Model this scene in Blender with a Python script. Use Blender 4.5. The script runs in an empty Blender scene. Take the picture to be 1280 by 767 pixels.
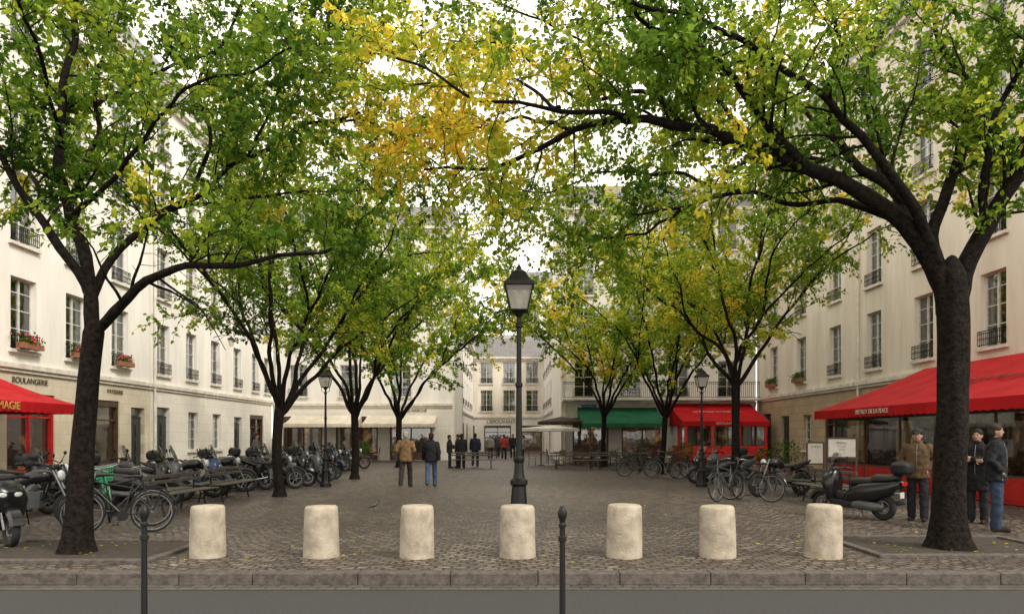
import bpy, math, random
import numpy as np
from mathutils import Vector, Matrix, noise
R=math.radians
ZOOM=None
random.seed(7)
COL=bpy.context.scene.collection
# ------------------------------------------------------------ survey helper
F=900.0; CH=1.6
def P(px,py,D):   # bearing / elevation reading at distance D -> world point
    return Vector(((px-640)/F*D, D, CH-(py-545)/F*D))
def G(px,D): return ((px-640)/F*D, D, 0.0)
# ------------------------------------------------------------ materials
def nt(name):
    m=bpy.data.materials.new(name); m.use_nodes=True
    t=m.node_tree; return m,t,t.nodes['Principled BSDF']
def N(t,ty,**k):
    n=t.nodes.new(ty)
    for a,b in k.items():
        if a[:2]=='i_': n.inputs[a[2:].replace('_',' ')].default_value=b
        else: setattr(n,a,b)
    return n
def pm(name,c1,c2=None,scale=6,rough=.6,metal=0,bump=0,bscale=None,spec=.5,streak=False,emit=0,contrast=(.35,.65)):
    m,t,b=nt(name)
    b.inputs['Roughness'].default_value=rough; b.inputs['Metallic'].default_value=metal
    b.inputs['Specular IOR Level'].default_value=spec
    if c2 is None: c2=tuple(x*.72 for x in c1)
    tc=N(t,'ShaderNodeTexCoord'); mp=N(t,'ShaderNodeMapping')
    t.links.new(tc.outputs['Object'],mp.inputs[0])
    if streak: mp.inputs['Scale'].default_value=(1,1,.18)
    n=N(t,'ShaderNodeTexNoise',i_Scale=scale,i_Detail=4 if streak else 2,i_Roughness=.65)
    t.links.new(mp.outputs[0],n.inputs['Vector'])
    r=N(t,'ShaderNodeValToRGB'); r.color_ramp.elements[0].position=contrast[0]; r.color_ramp.elements[1].position=contrast[1]
    r.color_ramp.elements[0].color=(*c2,1); r.color_ramp.elements[1].color=(*c1,1)
    t.links.new(n.outputs['Fac'],r.inputs[0]); t.links.new(r.outputs[0],b.inputs['Base Color'])
    if bump:
        n2=N(t,'ShaderNodeTexNoise',i_Scale=bscale or scale*6,i_Detail=2)
        t.links.new(tc.outputs['Object'],n2.inputs['Vector'])
        bp=N(t,'ShaderNodeBump',i_Strength=bump,i_Distance=.02)
        t.links.new(n2.outputs['Fac'],bp.inputs['Height']); t.links.new(bp.outputs[0],b.inputs['Normal'])
    if emit:
        t.links.new(r.outputs[0],b.inputs['Emission Color']); b.inputs['Emission Strength'].default_value=emit
    try: m.cycles.emission_sampling='NONE'
    except Exception: pass
    return m
def brickmat(name,c1,c2,mort,bw,bh,swap=False,mortar=.01,arc=0,warp=0,rough=.7,bump=.4,stain=.3,stainc=(.1,.09,.07),offset=.5,msm=.1,ov=.6,bd=.015,blot=0):
    m,t,b=nt(name); b.inputs['Roughness'].default_value=rough
    tc=N(t,'ShaderNodeTexCoord'); s=N(t,'ShaderNodeSeparateXYZ'); c=N(t,'ShaderNodeCombineXYZ')
    t.links.new(tc.outputs['Object'],s.inputs[0])
    yout=s.outputs['Z'] if swap else s.outputs['Y']
    xo=s.outputs['X']
    if arc:
        m1=N(t,'ShaderNodeMath',operation='MULTIPLY'); m1.inputs[1].default_value=math.pi/1.5
        t.links.new(xo,m1.inputs[0])
        m2=N(t,'ShaderNodeMath',operation='SINE'); t.links.new(m1.outputs[0],m2.inputs[0])
        m3=N(t,'ShaderNodeMath',operation='ABSOLUTE'); t.links.new(m2.outputs[0],m3.inputs[0])
        m4=N(t,'ShaderNodeMath',operation='MULTIPLY_ADD'); m4.inputs[1].default_value=arc
        t.links.new(m3.outputs[0],m4.inputs[0]); t.links.new(yout,m4.inputs[2]); yout=m4.outputs[0]
    t.links.new(xo,c.inputs[0]); t.links.new(yout,c.inputs[1])
    vec=c.outputs[0]
    if warp:
        n=N(t,'ShaderNodeTexNoise',i_Scale=2.2,i_Detail=3); t.links.new(tc.outputs['Object'],n.inputs['Vector'])
        va=N(t,'ShaderNodeVectorMath',operation='MULTIPLY_ADD'); va.inputs[1].default_value=(warp,)*3
        t.links.new(n.outputs['Color'],va.inputs[0]); t.links.new(vec,va.inputs[2]); vec=va.outputs[0]
    br=N(t,'ShaderNodeTexBrick',i_Scale=1.0); br.offset=offset
    br.inputs['Color1'].default_value=(*c1,1); br.inputs['Color2'].default_value=(*c2,1); br.inputs['Mortar'].default_value=(*mort,1)
    br.inputs['Mortar Size'].default_value=mortar; br.inputs['Mortar Smooth'].default_value=msm
    br.inputs['Brick Width'].default_value=bw; br.inputs['Row Height'].default_value=bh
    t.links.new(vec,br.inputs['Vector'])
    n=N(t,'ShaderNodeTexNoise',i_Scale=.7,i_Detail=5,i_Roughness=.7); t.links.new(tc.outputs['Object'],n.inputs['Vector'])
    rp=N(t,'ShaderNodeValToRGB'); rp.color_ramp.elements[0].position=.42; rp.color_ramp.elements[1].position=.62
    rp.color_ramp.elements[0].color=(stain,)*3+(1,); rp.color_ramp.elements[1].color=(0,0,0,1)
    t.links.new(n.outputs['Fac'],rp.inputs[0])
    mx=N(t,'ShaderNodeMix',data_type='RGBA'); mx.inputs[7].default_value=(*stainc,1)
    t.links.new(rp.outputs[0],mx.inputs[0]); t.links.new(br.outputs['Color'],mx.inputs[6])
    col=mx.outputs[2]
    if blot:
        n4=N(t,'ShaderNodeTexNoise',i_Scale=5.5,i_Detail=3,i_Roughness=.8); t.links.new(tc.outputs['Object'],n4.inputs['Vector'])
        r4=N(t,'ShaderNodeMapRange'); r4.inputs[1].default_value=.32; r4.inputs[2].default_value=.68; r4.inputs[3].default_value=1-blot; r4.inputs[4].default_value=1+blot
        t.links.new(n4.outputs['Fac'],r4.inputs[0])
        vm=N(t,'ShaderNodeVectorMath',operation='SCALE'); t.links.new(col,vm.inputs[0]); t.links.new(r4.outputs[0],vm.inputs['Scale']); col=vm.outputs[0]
    n3=N(t,'ShaderNodeTexNoise',i_Scale=35,i_Detail=2); t.links.new(tc.outputs['Object'],n3.inputs['Vector'])
    m5=N(t,'ShaderNodeMix',data_type='RGBA',blend_type='OVERLAY'); m5.inputs[0].default_value=ov
    t.links.new(col,m5.inputs[6]); t.links.new(n3.outputs['Fac'],m5.inputs[7])
    t.links.new(m5.outputs[2],b.inputs['Base Color'])
    ad=N(t,'ShaderNodeMath',operation='MULTIPLY_ADD'); ad.inputs[1].default_value=-1
    t.links.new(br.outputs['Fac'],ad.inputs[0])
    m6=N(t,'ShaderNodeMath',operation='MULTIPLY'); m6.inputs[1].default_value=.5; t.links.new(n3.outputs['Fac'],m6.inputs[0])
    t.links.new(m6.outputs[0],ad.inputs[2])
    bp=N(t,'ShaderNodeBump',i_Strength=bump,i_Distance=bd); t.links.new(ad.outputs[0],bp.inputs['Height'])
    t.links.new(bp.outputs[0],b.inputs['Normal'])
    return m
def leafmat(name,stops,trans=.52,tv=1.9):
    m,t,b=nt(name); out=t.nodes['Material Output']; t.nodes.remove(b)
    b=N(t,'ShaderNodeBsdfDiffuse')
    at=N(t,'ShaderNodeAttribute',attribute_name='tint')
    r=N(t,'ShaderNodeValToRGB'); e=r.color_ramp.elements
    while len(e)<len(stops): e.new(.5)
    for i,(p,c) in enumerate(stops): e[i].position=p; e[i].color=(*c,1)
    t.links.new(at.outputs['Fac'],r.inputs[0]); t.links.new(r.outputs[0],b.inputs['Color'])
    tr=N(t,'ShaderNodeBsdfTranslucent')
    hs=N(t,'ShaderNodeHueSaturation'); hs.inputs['Value'].default_value=tv; hs.inputs['Saturation'].default_value=.96
    t.links.new(r.outputs[0],hs.inputs['Color']); t.links.new(hs.outputs[0],tr.inputs[0])
    mx=N(t,'ShaderNodeMixShader'); mx.inputs[0].default_value=trans
    t.links.new(b.outputs[0],mx.inputs[1]); t.links.new(tr.outputs[0],mx.inputs[2]); t.links.new(mx.outputs[0],out.inputs[0])
    return m
def glassmat(name,tint=(1,1,1),refl=.3,rough=.03,wav=.08):
    m,t,b=nt(name); out=t.nodes['Material Output']; t.nodes.remove(b)
    g=N(t,'ShaderNodeBsdfGlossy'); g.inputs['Roughness'].default_value=rough; g.inputs['Color'].default_value=(.9,.95,1,1)
    tr=N(t,'ShaderNodeBsdfTransparent'); tr.inputs[0].default_value=(*tint,1)
    fr=N(t,'ShaderNodeFresnel',i_IOR=1.5); ma=N(t,'ShaderNodeMath',operation='MULTIPLY_ADD'); ma.inputs[1].default_value=.8; ma.inputs[2].default_value=refl
    if wav:
        ns=N(t,'ShaderNodeTexNoise',i_Scale=1.2); tc=N(t,'ShaderNodeTexCoord'); bp=N(t,'ShaderNodeBump',i_Strength=wav,i_Distance=.05)
        t.links.new(tc.outputs['Object'],ns.inputs['Vector']); t.links.new(ns.outputs['Fac'],bp.inputs['Height']); t.links.new(bp.outputs[0],g.inputs['Normal'])
    mx=N(t,'ShaderNodeMixShader'); t.links.new(fr.outputs[0],ma.inputs[0]); t.links.new(ma.outputs[0],mx.inputs[0])
    t.links.new(tr.outputs[0],mx.inputs[1]); t.links.new(g.outputs[0],mx.inputs[2]); t.links.new(mx.outputs[0],out.inputs[0])
    return m
def frosted(name):
    m,t,b=nt(name); out=t.nodes['Material Output']; t.nodes.remove(b)
    a=N(t,'ShaderNodeBsdfTranslucent'); a.inputs[0].default_value=(.85,.84,.80,1)
    tr=N(t,'ShaderNodeBsdfTransparent'); tr.inputs[0].default_value=(.9,.9,.88,1)
    g=N(t,'ShaderNodeBsdfDiffuse'); g.inputs[0].default_value=(.7,.69,.66,1)
    m1=N(t,'ShaderNodeMixShader'); m1.inputs[0].default_value=.4; t.links.new(a.outputs[0],m1.inputs[1]); t.links.new(g.outputs[0],m1.inputs[2])
    m2=N(t,'ShaderNodeMixShader'); m2.inputs[0].default_value=.45; t.links.new(m1.outputs[0],m2.inputs[1]); t.links.new(tr.outputs[0],m2.inputs[2]); t.links.new(m2.outputs[0],out.inputs[0])
    return m
M={}
M['white']=pm('plaster_white',(.83,.81,.765),(.70,.675,.625),1.1,.85,streak=True)
M['creamp']=pm('plaster_cream',(.78,.73,.63),(.64,.58,.48),1.1,.85,streak=True)
M['cream']=brickmat('limestone_cream',(.70,.64,.51),(.64,.58,.46),(.50,.45,.36),.9,.42,swap=True,mortar=.008,stain=.45,stainc=(.48,.41,.30),bump=.2,ov=.3)
M['whiteash']=brickmat('limestone_white',(.79,.76,.69),(.74,.71,.64),(.56,.53,.47),1.0,.45,swap=True,mortar=.008,stain=.4,stainc=(.58,.55,.48),bump=.2,ov=.3)
M['tan']=brickmat('limestone_tan',(.50,.39,.26),(.42,.32,.21),(.26,.20,.13),.8,.4,swap=True,mortar=.012,stain=.5,stainc=(.30,.23,.16),bump=.4,ov=.4)
M['trim']=pm('stone_trim',(.74,.70,.63),(.56,.52,.46),3,.8)
M['slate']=brickmat('slate_roof',(.24,.235,.235),(.18,.18,.185),(.10,.10,.10),.25,.16,swap=True,mortar=.008,rough=.6,stain=.2)
M['chim']=pm('chimney_plaster',(.45,.36,.27),(.33,.24,.17),8,.9)
M['dark']=pm('room_dark',(.030,.025,.021),(.012,.010,.009),2,.9)  # near-black backing sheet: shade of unlit rooms put into the colour
M['warm']=pm('shop_interior_glow',(.55,.27,.09),(.04,.022,.013),1.8,.8,emit=.45,contrast=(.5,.76))  # indoor lamplight painted as glowing warm patches on the backing sheet
M['curtain']=pm('curtain_cloth',(.62,.60,.56),(.42,.40,.37),7,.9)
M['frame']=pm('window_paint',(.66,.65,.60),(.52,.5,.46),6,.5)
M['brown']=pm('shop_paint_brown',(.09,.045,.025),(.06,.03,.018),6,.45)
M['shopcream']=pm('shop_paint_cream',(.56,.48,.33),(.46,.38,.25),4,.5)
M['reddoor']=pm('shop_paint_red',(.46,.014,.012),(.34,.009,.009),4,.4)
M['kiosk']=pm('kiosk_paint_red',(.70,.022,.020),(.56,.016,.014),4,.45)
M['doordark']=pm('door_paint_dark',(.035,.045,.045),(.02,.025,.025),6,.4)
M['iron']=pm('iron_paint',(.007,.008,.008),(.004,.005,.005),12,.45,spec=.3)
M['glass']=glassmat('window_glass',(.75,.8,.8),.14)
M['dglass']=glassmat('terrace_glass',(.62,.58,.52),.05)
M['lglass']=frosted('lantern_glass')
M['granite']=pm('bollard_granite',(.41,.36,.29),(.265,.23,.18),5,.85,bump=.45,bscale=45,contrast=(.32,.62))
M['kerb']=pm('kerb_granite',(.105,.090,.080),(.052,.045,.040),11,.8,bump=.4,bscale=50)
M['asphalt']=pm('asphalt',(.048,.048,.050),(.028,.028,.030),60,.75,bump=.5,bscale=180)
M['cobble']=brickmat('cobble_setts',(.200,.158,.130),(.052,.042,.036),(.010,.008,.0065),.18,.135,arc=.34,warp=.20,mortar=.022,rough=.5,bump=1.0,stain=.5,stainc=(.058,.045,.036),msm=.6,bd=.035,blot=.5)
M['gutter']=brickmat('gutter_setts',(.10,.09,.08),(.055,.05,.045),(.03,.027,.025),.2,.13,mortar=.012,warp=.03,rough=.6,bump=.8)
M['slab']=brickmat('pavement_slab',(.15,.14,.13),(.12,.11,.1),(.05,.05,.045),1.0,.6,mortar=.01,rough=.7)
M['earth']=pm('tree_pit_earth',(.045,.033,.024),(.022,.017,.013),9,.95,bump=.8,bscale=25)
M['ground']=pm('ground_far',(.10,.09,.08),(.07,.065,.06),.5,.9)
M['bark']=pm('bark',(.019,.014,.011),(.005,.004,.0035),14,.9,bump=1.0,bscale=28,spec=.12)
M['red']=pm('red_canvas',(.47,.007,.012),(.35,.005,.009),1.6,.75,spec=.2)
M['greenc']=pm('green_canvas',(.018,.13,.07),(.010,.09,.045),1.6,.75,spec=.2)
M['creamc']=pm('cream_canvas',(.62,.57,.47),(.5,.46,.38),1.6,.75,spec=.2)
M['whitec']=pm('white_canvas',(.72,.70,.66),(.6,.58,.54),2,.75,spec=.2)
M['darkc']=pm('dark_canvas',(.05,.035,.03),(.03,.022,.02),2,.75,spec=.2)
M['goldtxt']=pm('lettering_gold',(.75,.45,.12),None,9,.5)
M['whitetxt']=pm('lettering_white',(.75,.68,.60),None,9,.5)
M['darktxt']=pm('lettering_dark',(.07,.05,.035),None,9,.5)
M['wine']=pm('lettering_wine',(.12,.004,.007),None,9,.5)
M['wood']=pm('bench_wood',(.10,.088,.072),(.05,.044,.037),10,.6)
M['rubber']=pm('tyre_rubber',(.015,.015,.015),(.008,.008,.008),20,.8)
M['steel']=pm('rim_steel',(.25,.25,.26),(.15,.15,.16),20,.4,metal=.9)
M['blackp']=pm('paint_black',(.010,.010,.012),(.006,.006,.008),6,.25,spec=.5)
M['greyp']=pm('paint_grey',(.10,.105,.11),(.07,.075,.08),6,.35,metal=.3)
M['redp']=pm('paint_red',(.36,.02,.02),(.28,.015,.015),6,.25)
M['bluep']=pm('paint_blue',(.02,.05,.14),(.015,.04,.1),6,.25)
M['greenp']=pm('paint_green',(.03,.32,.15),(.02,.24,.11),6,.35)
M['plastic']=pm('plastic_black',(.015,.015,.016),(.009,.009,.010),20,.6,spec=.3)
M['leather']=pm('seat_vinyl',(.017,.016,.015),(.011,.010,.010),30,.5)
M['lens']=pm('headlight_lens',(.55,.57,.58),(.4,.42,.43),10,.08)
M['redlens']=pm('tail_lens',(.4,.02,.01),(.3,.01,.01),10,.15)
M['screen']=glassmat('windscreen',(.7,.75,.78),.04)
M['plate']=pm('number_plate',(.6,.6,.58),None,9,.5)
M['skin']=pm('skin',(.40,.24,.17),(.34,.19,.13),9,.55)
M['lip']=pm('lips',(.26,.09,.07),None,9,.5)
M['paper']=pm('menu_paper',(.7,.68,.62),(.6,.58,.52),6,.6)
M['terra']=pm('terracotta',(.32,.13,.07),(.24,.10,.05),6,.8)
M['bluesign']=pm('street_sign_blue',(.03,.08,.30),None,9,.4)
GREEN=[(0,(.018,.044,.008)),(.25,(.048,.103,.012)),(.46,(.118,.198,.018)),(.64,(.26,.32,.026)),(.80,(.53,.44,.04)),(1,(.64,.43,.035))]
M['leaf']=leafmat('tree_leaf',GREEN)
M['shrub']=leafmat('shrub_leaf',[(0,(.015,.045,.008)),(.6,(.05,.12,.015)),(1,(.12,.2,.03))],.3)
M['flower']=pm('flower_pink',(.6,.05,.12),(.5,.02,.04),30,.6)
# ------------------------------------------------------------ mesh builder
class MB:
    def __init__(s): s.v=[];s.f=[];s.mi=[];s.m=0;s.M=None
    def add(s,vs,fs):
        o=len(s.v)
        if s.M is not None: vs=[s.M@Vector(v) for v in vs]
        s.v+= [tuple(v) for v in vs]; s.f+=[tuple(i+o for i in f) for f in fs]; s.mi+=[s.m]*len(fs)
    def box(s,c,d,rz=0,rot=None):
        x,y,z=[k/2 for k in d]; m=Matrix.Translation(c)@(rot if rot is not None else Matrix.Rotation(rz,4,'Z'))
        vs=[m@Vector(p) for p in [(-x,-y,-z),(x,-y,-z),(x,y,-z),(-x,y,-z),(-x,-y,z),(x,-y,z),(x,y,z),(-x,y,z)]]
        s.add(vs,[(3,2,1,0),(4,5,6,7),(0,1,5,4),(1,2,6,5),(2,3,7,6),(3,0,4,7)])
    def loft(s,rings,caps=True):
        n=len(rings[0]); vs=[p for r in rings for p in r]; fs=[]
        for i in range(len(rings)-1):
            for j in range(n):
                k=(j+1)%n; fs.append((i*n+j,i*n+k,(i+1)*n+k,(i+1)*n+j))
        if caps: fs.append(tuple(reversed(range(n)))); fs.append(tuple((len(rings)-1)*n+j for j in range(n)))
        s.add(vs,fs)
    def tube(s,pts,rads,n=8,caps=True):
        pts=[Vector(p) for p in pts]
        if not hasattr(rads,'__len__'): rads=[rads]*len(pts)
        rings=[];u=None
        for i,p in enumerate(pts):
            t=(pts[min(i+1,len(pts)-1)]-pts[max(i-1,0)]); 
            if t.length<1e-9: t=Vector((0,0,1))
            t.normalize()
            if u is None:
                u=t.cross(Vector((0,0,1)) if abs(t.z)<.9 else Vector((1,0,0))).normalized()
            else:
                u=(u-t*u.dot(t)); u.normalize()
            w=t.cross(u)
            rings.append([p+(u*math.cos(a)+w*math.sin(a))*rads[i] for a in [2*math.pi*j/n for j in range(n)]])
        s.loft(rings,caps)
    def caps(s,a,b,r0,r1,n=10):  # capsule with round ends
        a=Vector(a);b=Vector(b);d=(b-a); L=d.length or 1e-6; d/=L
        pts=[];rr=[]
        for k in (90,60,30,0): pts.append(a-d*r0*math.sin(R(k))); rr.append(max(r0*math.cos(R(k)),.0004))
        for k in (0,30,60,90): pts.append(b+d*r1*math.sin(R(k))); rr.append(max(r1*math.cos(R(k)),.0004))
        s.tube(pts,rr,n)
    def lathe(s,prof,n=20,c=(0,0,0)):
        c=Vector(c)
        s.loft([[c+Vector((r*math.cos(2*math.pi*j/n),r*math.sin(2*math.pi*j/n),z)) for j in range(n)] for z,r in prof])
    def ell(s,c,r,rot=None,n=14,m=9):
        c=Vector(c); rings=[]
        for i in range(m+1):
            a=math.pi*i/m-math.pi/2; 
            ring=[]
            for j in range(n):
                b=2*math.pi*j/n; v=Vector((r[0]*math.cos(a)*math.cos(b)+(1e-5 if i in(0,m) else 0)*math.cos(b),r[1]*math.cos(a)*math.sin(b),r[2]*math.sin(a)))
                if rot is not None: v=rot@v
                ring.append(c+v)
            rings.append(ring)
        s.loft(rings)
    def torus(s,c,Rr,r,axis='Y',n=32,m=8,a0=0,a1=360):
        c=Vector(c); full=abs(a1-a0)>=360; rings=[]
        for i in range(n if full else n+1):
            a=R(a0+(a1-a0)*i/n)
            if axis=='Y': d=Vector((math.cos(a),0,math.sin(a))); w=Vector((0,1,0))
            else: d=Vector((math.cos(a),math.sin(a),0)); w=Vector((0,0,1))
            rings.append([c+d*(Rr+r*math.cos(2*math.pi*j/m))+w*r*math.sin(2*math.pi*j/m) for j in range(m)])
        if full: rings.append(rings[0])
        s.loft(rings,not full)
    def quad(s,*p): s.add(p,[tuple(range(len(p)))])
    def build(s,name,mats,parent=None,loc=(0,0,0),rot=(0,0,0),smooth=35,bevel=0):
        me=bpy.data.meshes.new(name); me.from_pydata(s.v,[],s.f)
        if not isinstance(mats,(list,tuple)): mats=[mats]
        for m in mats: me.materials.append(M[m] if isinstance(m,str) else m)
        me.polygons.foreach_set('material_index',s.mi)
        if smooth:
            me.polygons.foreach_set('use_smooth',[True]*len(me.polygons)); me.set_sharp_from_angle(angle=R(smooth))
        me.update()
        o=mk(name,me,parent,loc,rot)
        if bevel:
            b=o.modifiers.new('bevel','BEVEL'); b.width=bevel; b.segments=2; b.limit_method='ANGLE'
        return o
def mk(name,data,parent=None,loc=(0,0,0),rot=(0,0,0)):
    o=bpy.data.objects.new(name,data); COL.objects.link(o); o.location=loc; o.rotation_euler=rot
    if parent: o.parent=parent
    return o
def lab(o,label,cat,group=None):
    o['label']=label; o['category']=cat
    if group: o['group']=group
    return o
def thing(name,label,cat,loc=(0,0,0),rz=0,group=None):
    o=mk(name,None,None,loc,(0,0,R(rz))); o.empty_display_size=.2
    return lab(o,label,cat,group)
def copy_tree(o,parent=None,loc=None,rz=None,scale=None,label=None,tilt=0):
    c=o.copy(); COL.objects.link(c)
    if parent: c.parent=parent
    if loc is not None: c.location=loc
    if rz is not None: c.rotation_euler=(tilt,0,R(rz))
    if scale: c.scale=(scale,)*3
    if label: c['label']=label
    for k in list(o.children): copy_tree(k,c)
    return c
def struct(o): o['kind']='structure'; return o
def text(s,size,mat,parent,loc,rot=(R(90),0,0),name='lettering',align='CENTER',ext=.006):
    cu=bpy.data.curves.new(name,'FONT'); cu.body=s; cu.size=size; cu.align_x=align; cu.align_y='CENTER'; cu.extrude=ext
    tmp=bpy.data.objects.new('tmp',cu); COL.objects.link(tmp)
    dg=bpy.context.evaluated_depsgraph_get(); dg.update()
    me=bpy.data.meshes.new_from_object(tmp.evaluated_get(dg)); bpy.data.objects.remove(tmp)
    me.materials.clear(); me.materials.append(M[mat])
    return mk(name,me,parent,loc,rot)
def ring(c,a,b,n=16,p=2.6,ax='X'):
    out=[]
    for j in range(n):
        t=2*math.pi*j/n; cx=math.cos(t); sx=math.sin(t)
        u=a*abs(cx)**(2/p)*(1 if cx>=0 else -1); w=b*abs(sx)**(2/p)*(1 if sx>=0 else -1)
        if ax=='X': out.append(Vector((c[0],c[1]+u,c[2]+w)))
        elif ax=='Z': out.append(Vector((c[0]+w,c[1]+u,c[2])))
        elif ax=='H': out.append(Vector((c[0]+u,c[1]+w,c[2])))
        else: out.append(Vector((c[0]+u,c[1],c[2]+w)))
    return out
# ------------------------------------------------------------ camera / world / light
cam=bpy.data.cameras.new('camera'); co=bpy.data.objects.new('camera',cam); COL.objects.link(co)
co.location=(0,0,CH); co.rotation_euler=(R(90),0,0); cam.sensor_width=36; cam.lens=F/1280*36; cam.shift_y=161.5/1280; cam.clip_end=1500
if ZOOM: cam.lens*=ZOOM[2]; cam.shift_x=(ZOOM[0]-640)/1280*ZOOM[2]; cam.shift_y=(545-ZOOM[1])/1280*ZOOM[2]
bpy.context.scene.camera=co
sc=bpy.context.scene
w=bpy.data.worlds.new('World'); sc.world=w; w.use_nodes=True; t=w.node_tree; bg=t.nodes['Background']
AZ=R(125); EL=R(44)
sky=t.nodes.new('ShaderNodeTexSky'); sky.sky_type='NISHITA'; sky.sun_disc=False; sky.sun_elevation=EL; sky.sun_rotation=AZ; sky.dust_density=4
hs=t.nodes.new('ShaderNodeHueSaturation'); hs.inputs['Saturation'].default_value=.3
mx=t.nodes.new('ShaderNodeMix'); mx.data_type='RGBA'; mx.inputs[0].default_value=.75; mx.inputs[7].default_value=(16.6,15.2,13.1,1)
t.links.new(sky.outputs[0],hs.inputs['Color']); t.links.new(hs.outputs[0],mx.inputs[6]); t.links.new(mx.outputs[2],bg.inputs[0]); bg.inputs[1].default_value=.15
sl=bpy.data.lights.new('sun','SUN'); sl.energy=2.7; sl.angle=R(12); sl.color=(1,.92,.80)
so=bpy.data.objects.new('sun',sl); COL.objects.link(so)
sd=Vector((math.sin(AZ)*math.cos(EL),math.cos(AZ)*math.cos(EL),math.sin(EL)))
so.rotation_euler=sd.to_track_quat('Z','Y').to_euler()
sc.view_settings.view_transform='Standard'; sc.view_settings.look='None'; sc.view_settings.exposure=0
# ------------------------------------------------------------ ground
def sheet(name,x0,x1,y0,y1,z,mat):
    b=MB(); b.quad((x0,y0,z),(x1,y0,z),(x1,y1,z),(x0,y1,z)); return struct(b.build(name,mat,smooth=0))
sheet('ground',-400,400,-300,600,-.16,'ground')
sheet('road',-120,120,4.9,8.5,-.14,'asphalt')
sheet('gutter',-60,60,8.14,8.45,-.136,'gutter')
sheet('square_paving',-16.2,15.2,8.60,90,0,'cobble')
sheet('pavement',-60,-16.2,8.6,14,0,'slab'); sheet('pavement',15.2,60,8.6,14,0,'slab')
sheet('near_pavement',-60,60,-30,4.72,0,'slab')
b=MB(); x=-24.0
random.seed(3)
while x<24:
    L=random.uniform(.8,1.25); b.box((x+L/2,8.52,-.07+random.uniform(-.003,.003)),(L-.005,.2,.15)); x+=L
struct(b.build('kerb','kerb',smooth=0,bevel=.015))
b=MB(); x=-24.0
while x<24:
    b.box((x+.5,4.81,-.07),(.99,.18,.15)); x+=1
struct(b.build('near_kerb','kerb',smooth=0,bevel=.012))
# ------------------------------------------------------------ leaves
rng=np.random.default_rng(5)
def leaf_mesh(name,pos,dirs,size,tint,mat,parent=None,flat=.8,wr=.29):
    n=len(pos); d=dirs/np.linalg.norm(dirs,axis=1,keepdims=True)
    nr=rng.normal(size=(n,3)); nr[:,2]+=flat*1.5; nr-=d*np.sum(nr*d,axis=1,keepdims=True); nr/=np.linalg.norm(nr,axis=1,keepdims=True)
    s=np.cross(d,nr); L=size[:,None]; W=L*wr*rng.uniform(.85,1.2,(n,1)); fo=L*.08
    V=np.empty((n,6,3),dtype=np.float32)
    V[:,0]=pos; V[:,1]=pos+d*L*.3+s*W+nr*fo; V[:,2]=pos+d*L*.66+s*W*.85+nr*fo*.6; V[:,3]=pos+d*L-nr*L*.12
    V[:,4]=pos+d*L*.66-s*W*.85+nr*fo*.6; V[:,5]=pos+d*L*.3-s*W+nr*fo
    me=bpy.data.meshes.new(name); me.vertices.add(n*6); me.vertices.foreach_set('co',V.ravel())
    idx=(np.arange(n)[:,None]*6+np.array([0,1,2,3,0,3,4,5])).ravel().astype(np.int32)
    me.loops.add(n*8); me.loops.foreach_set('vertex_index',idx)
    me.polygons.add(n*2); me.polygons.foreach_set('loop_start',(np.arange(n*2)*4).astype(np.int32))
    me.update(calc_edges=True)
    a=me.attributes.new('tint','FLOAT','POINT'); a.data.foreach_set('value',np.repeat(tint,6).astype(np.float32))
    me.materials.append(M[mat]); return mk(name,me,parent)
def cat(pts,step=.18,jit=0):
    pts=[Vector(p) for p in pts]; out=[];n=len(pts)
    for i in range(n-1):
        p0=pts[max(i-1,0)];p1=pts[i];p2=pts[i+1];p3=pts[min(i+2,n-1)]
        k=max(2,int((p2-p1).length/step))
        for j in range(k):
            t=j/k; q=.5*((2*p1)+(p2-p0)*t+(2*p0-5*p1+4*p2-p3)*t*t+(3*p1-p0-3*p2+p3)*t**3)
            if jit: q=q+noise.noise_vector(q*1.7)*jit
            out.append(q)
    out.append(pts[-1]); return out
def rdir():
    v=Vector((random.gauss(0,1),random.gauss(0,1),random.gauss(0,1))); return v.normalized()
YC=P(560,125,10.5)
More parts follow.
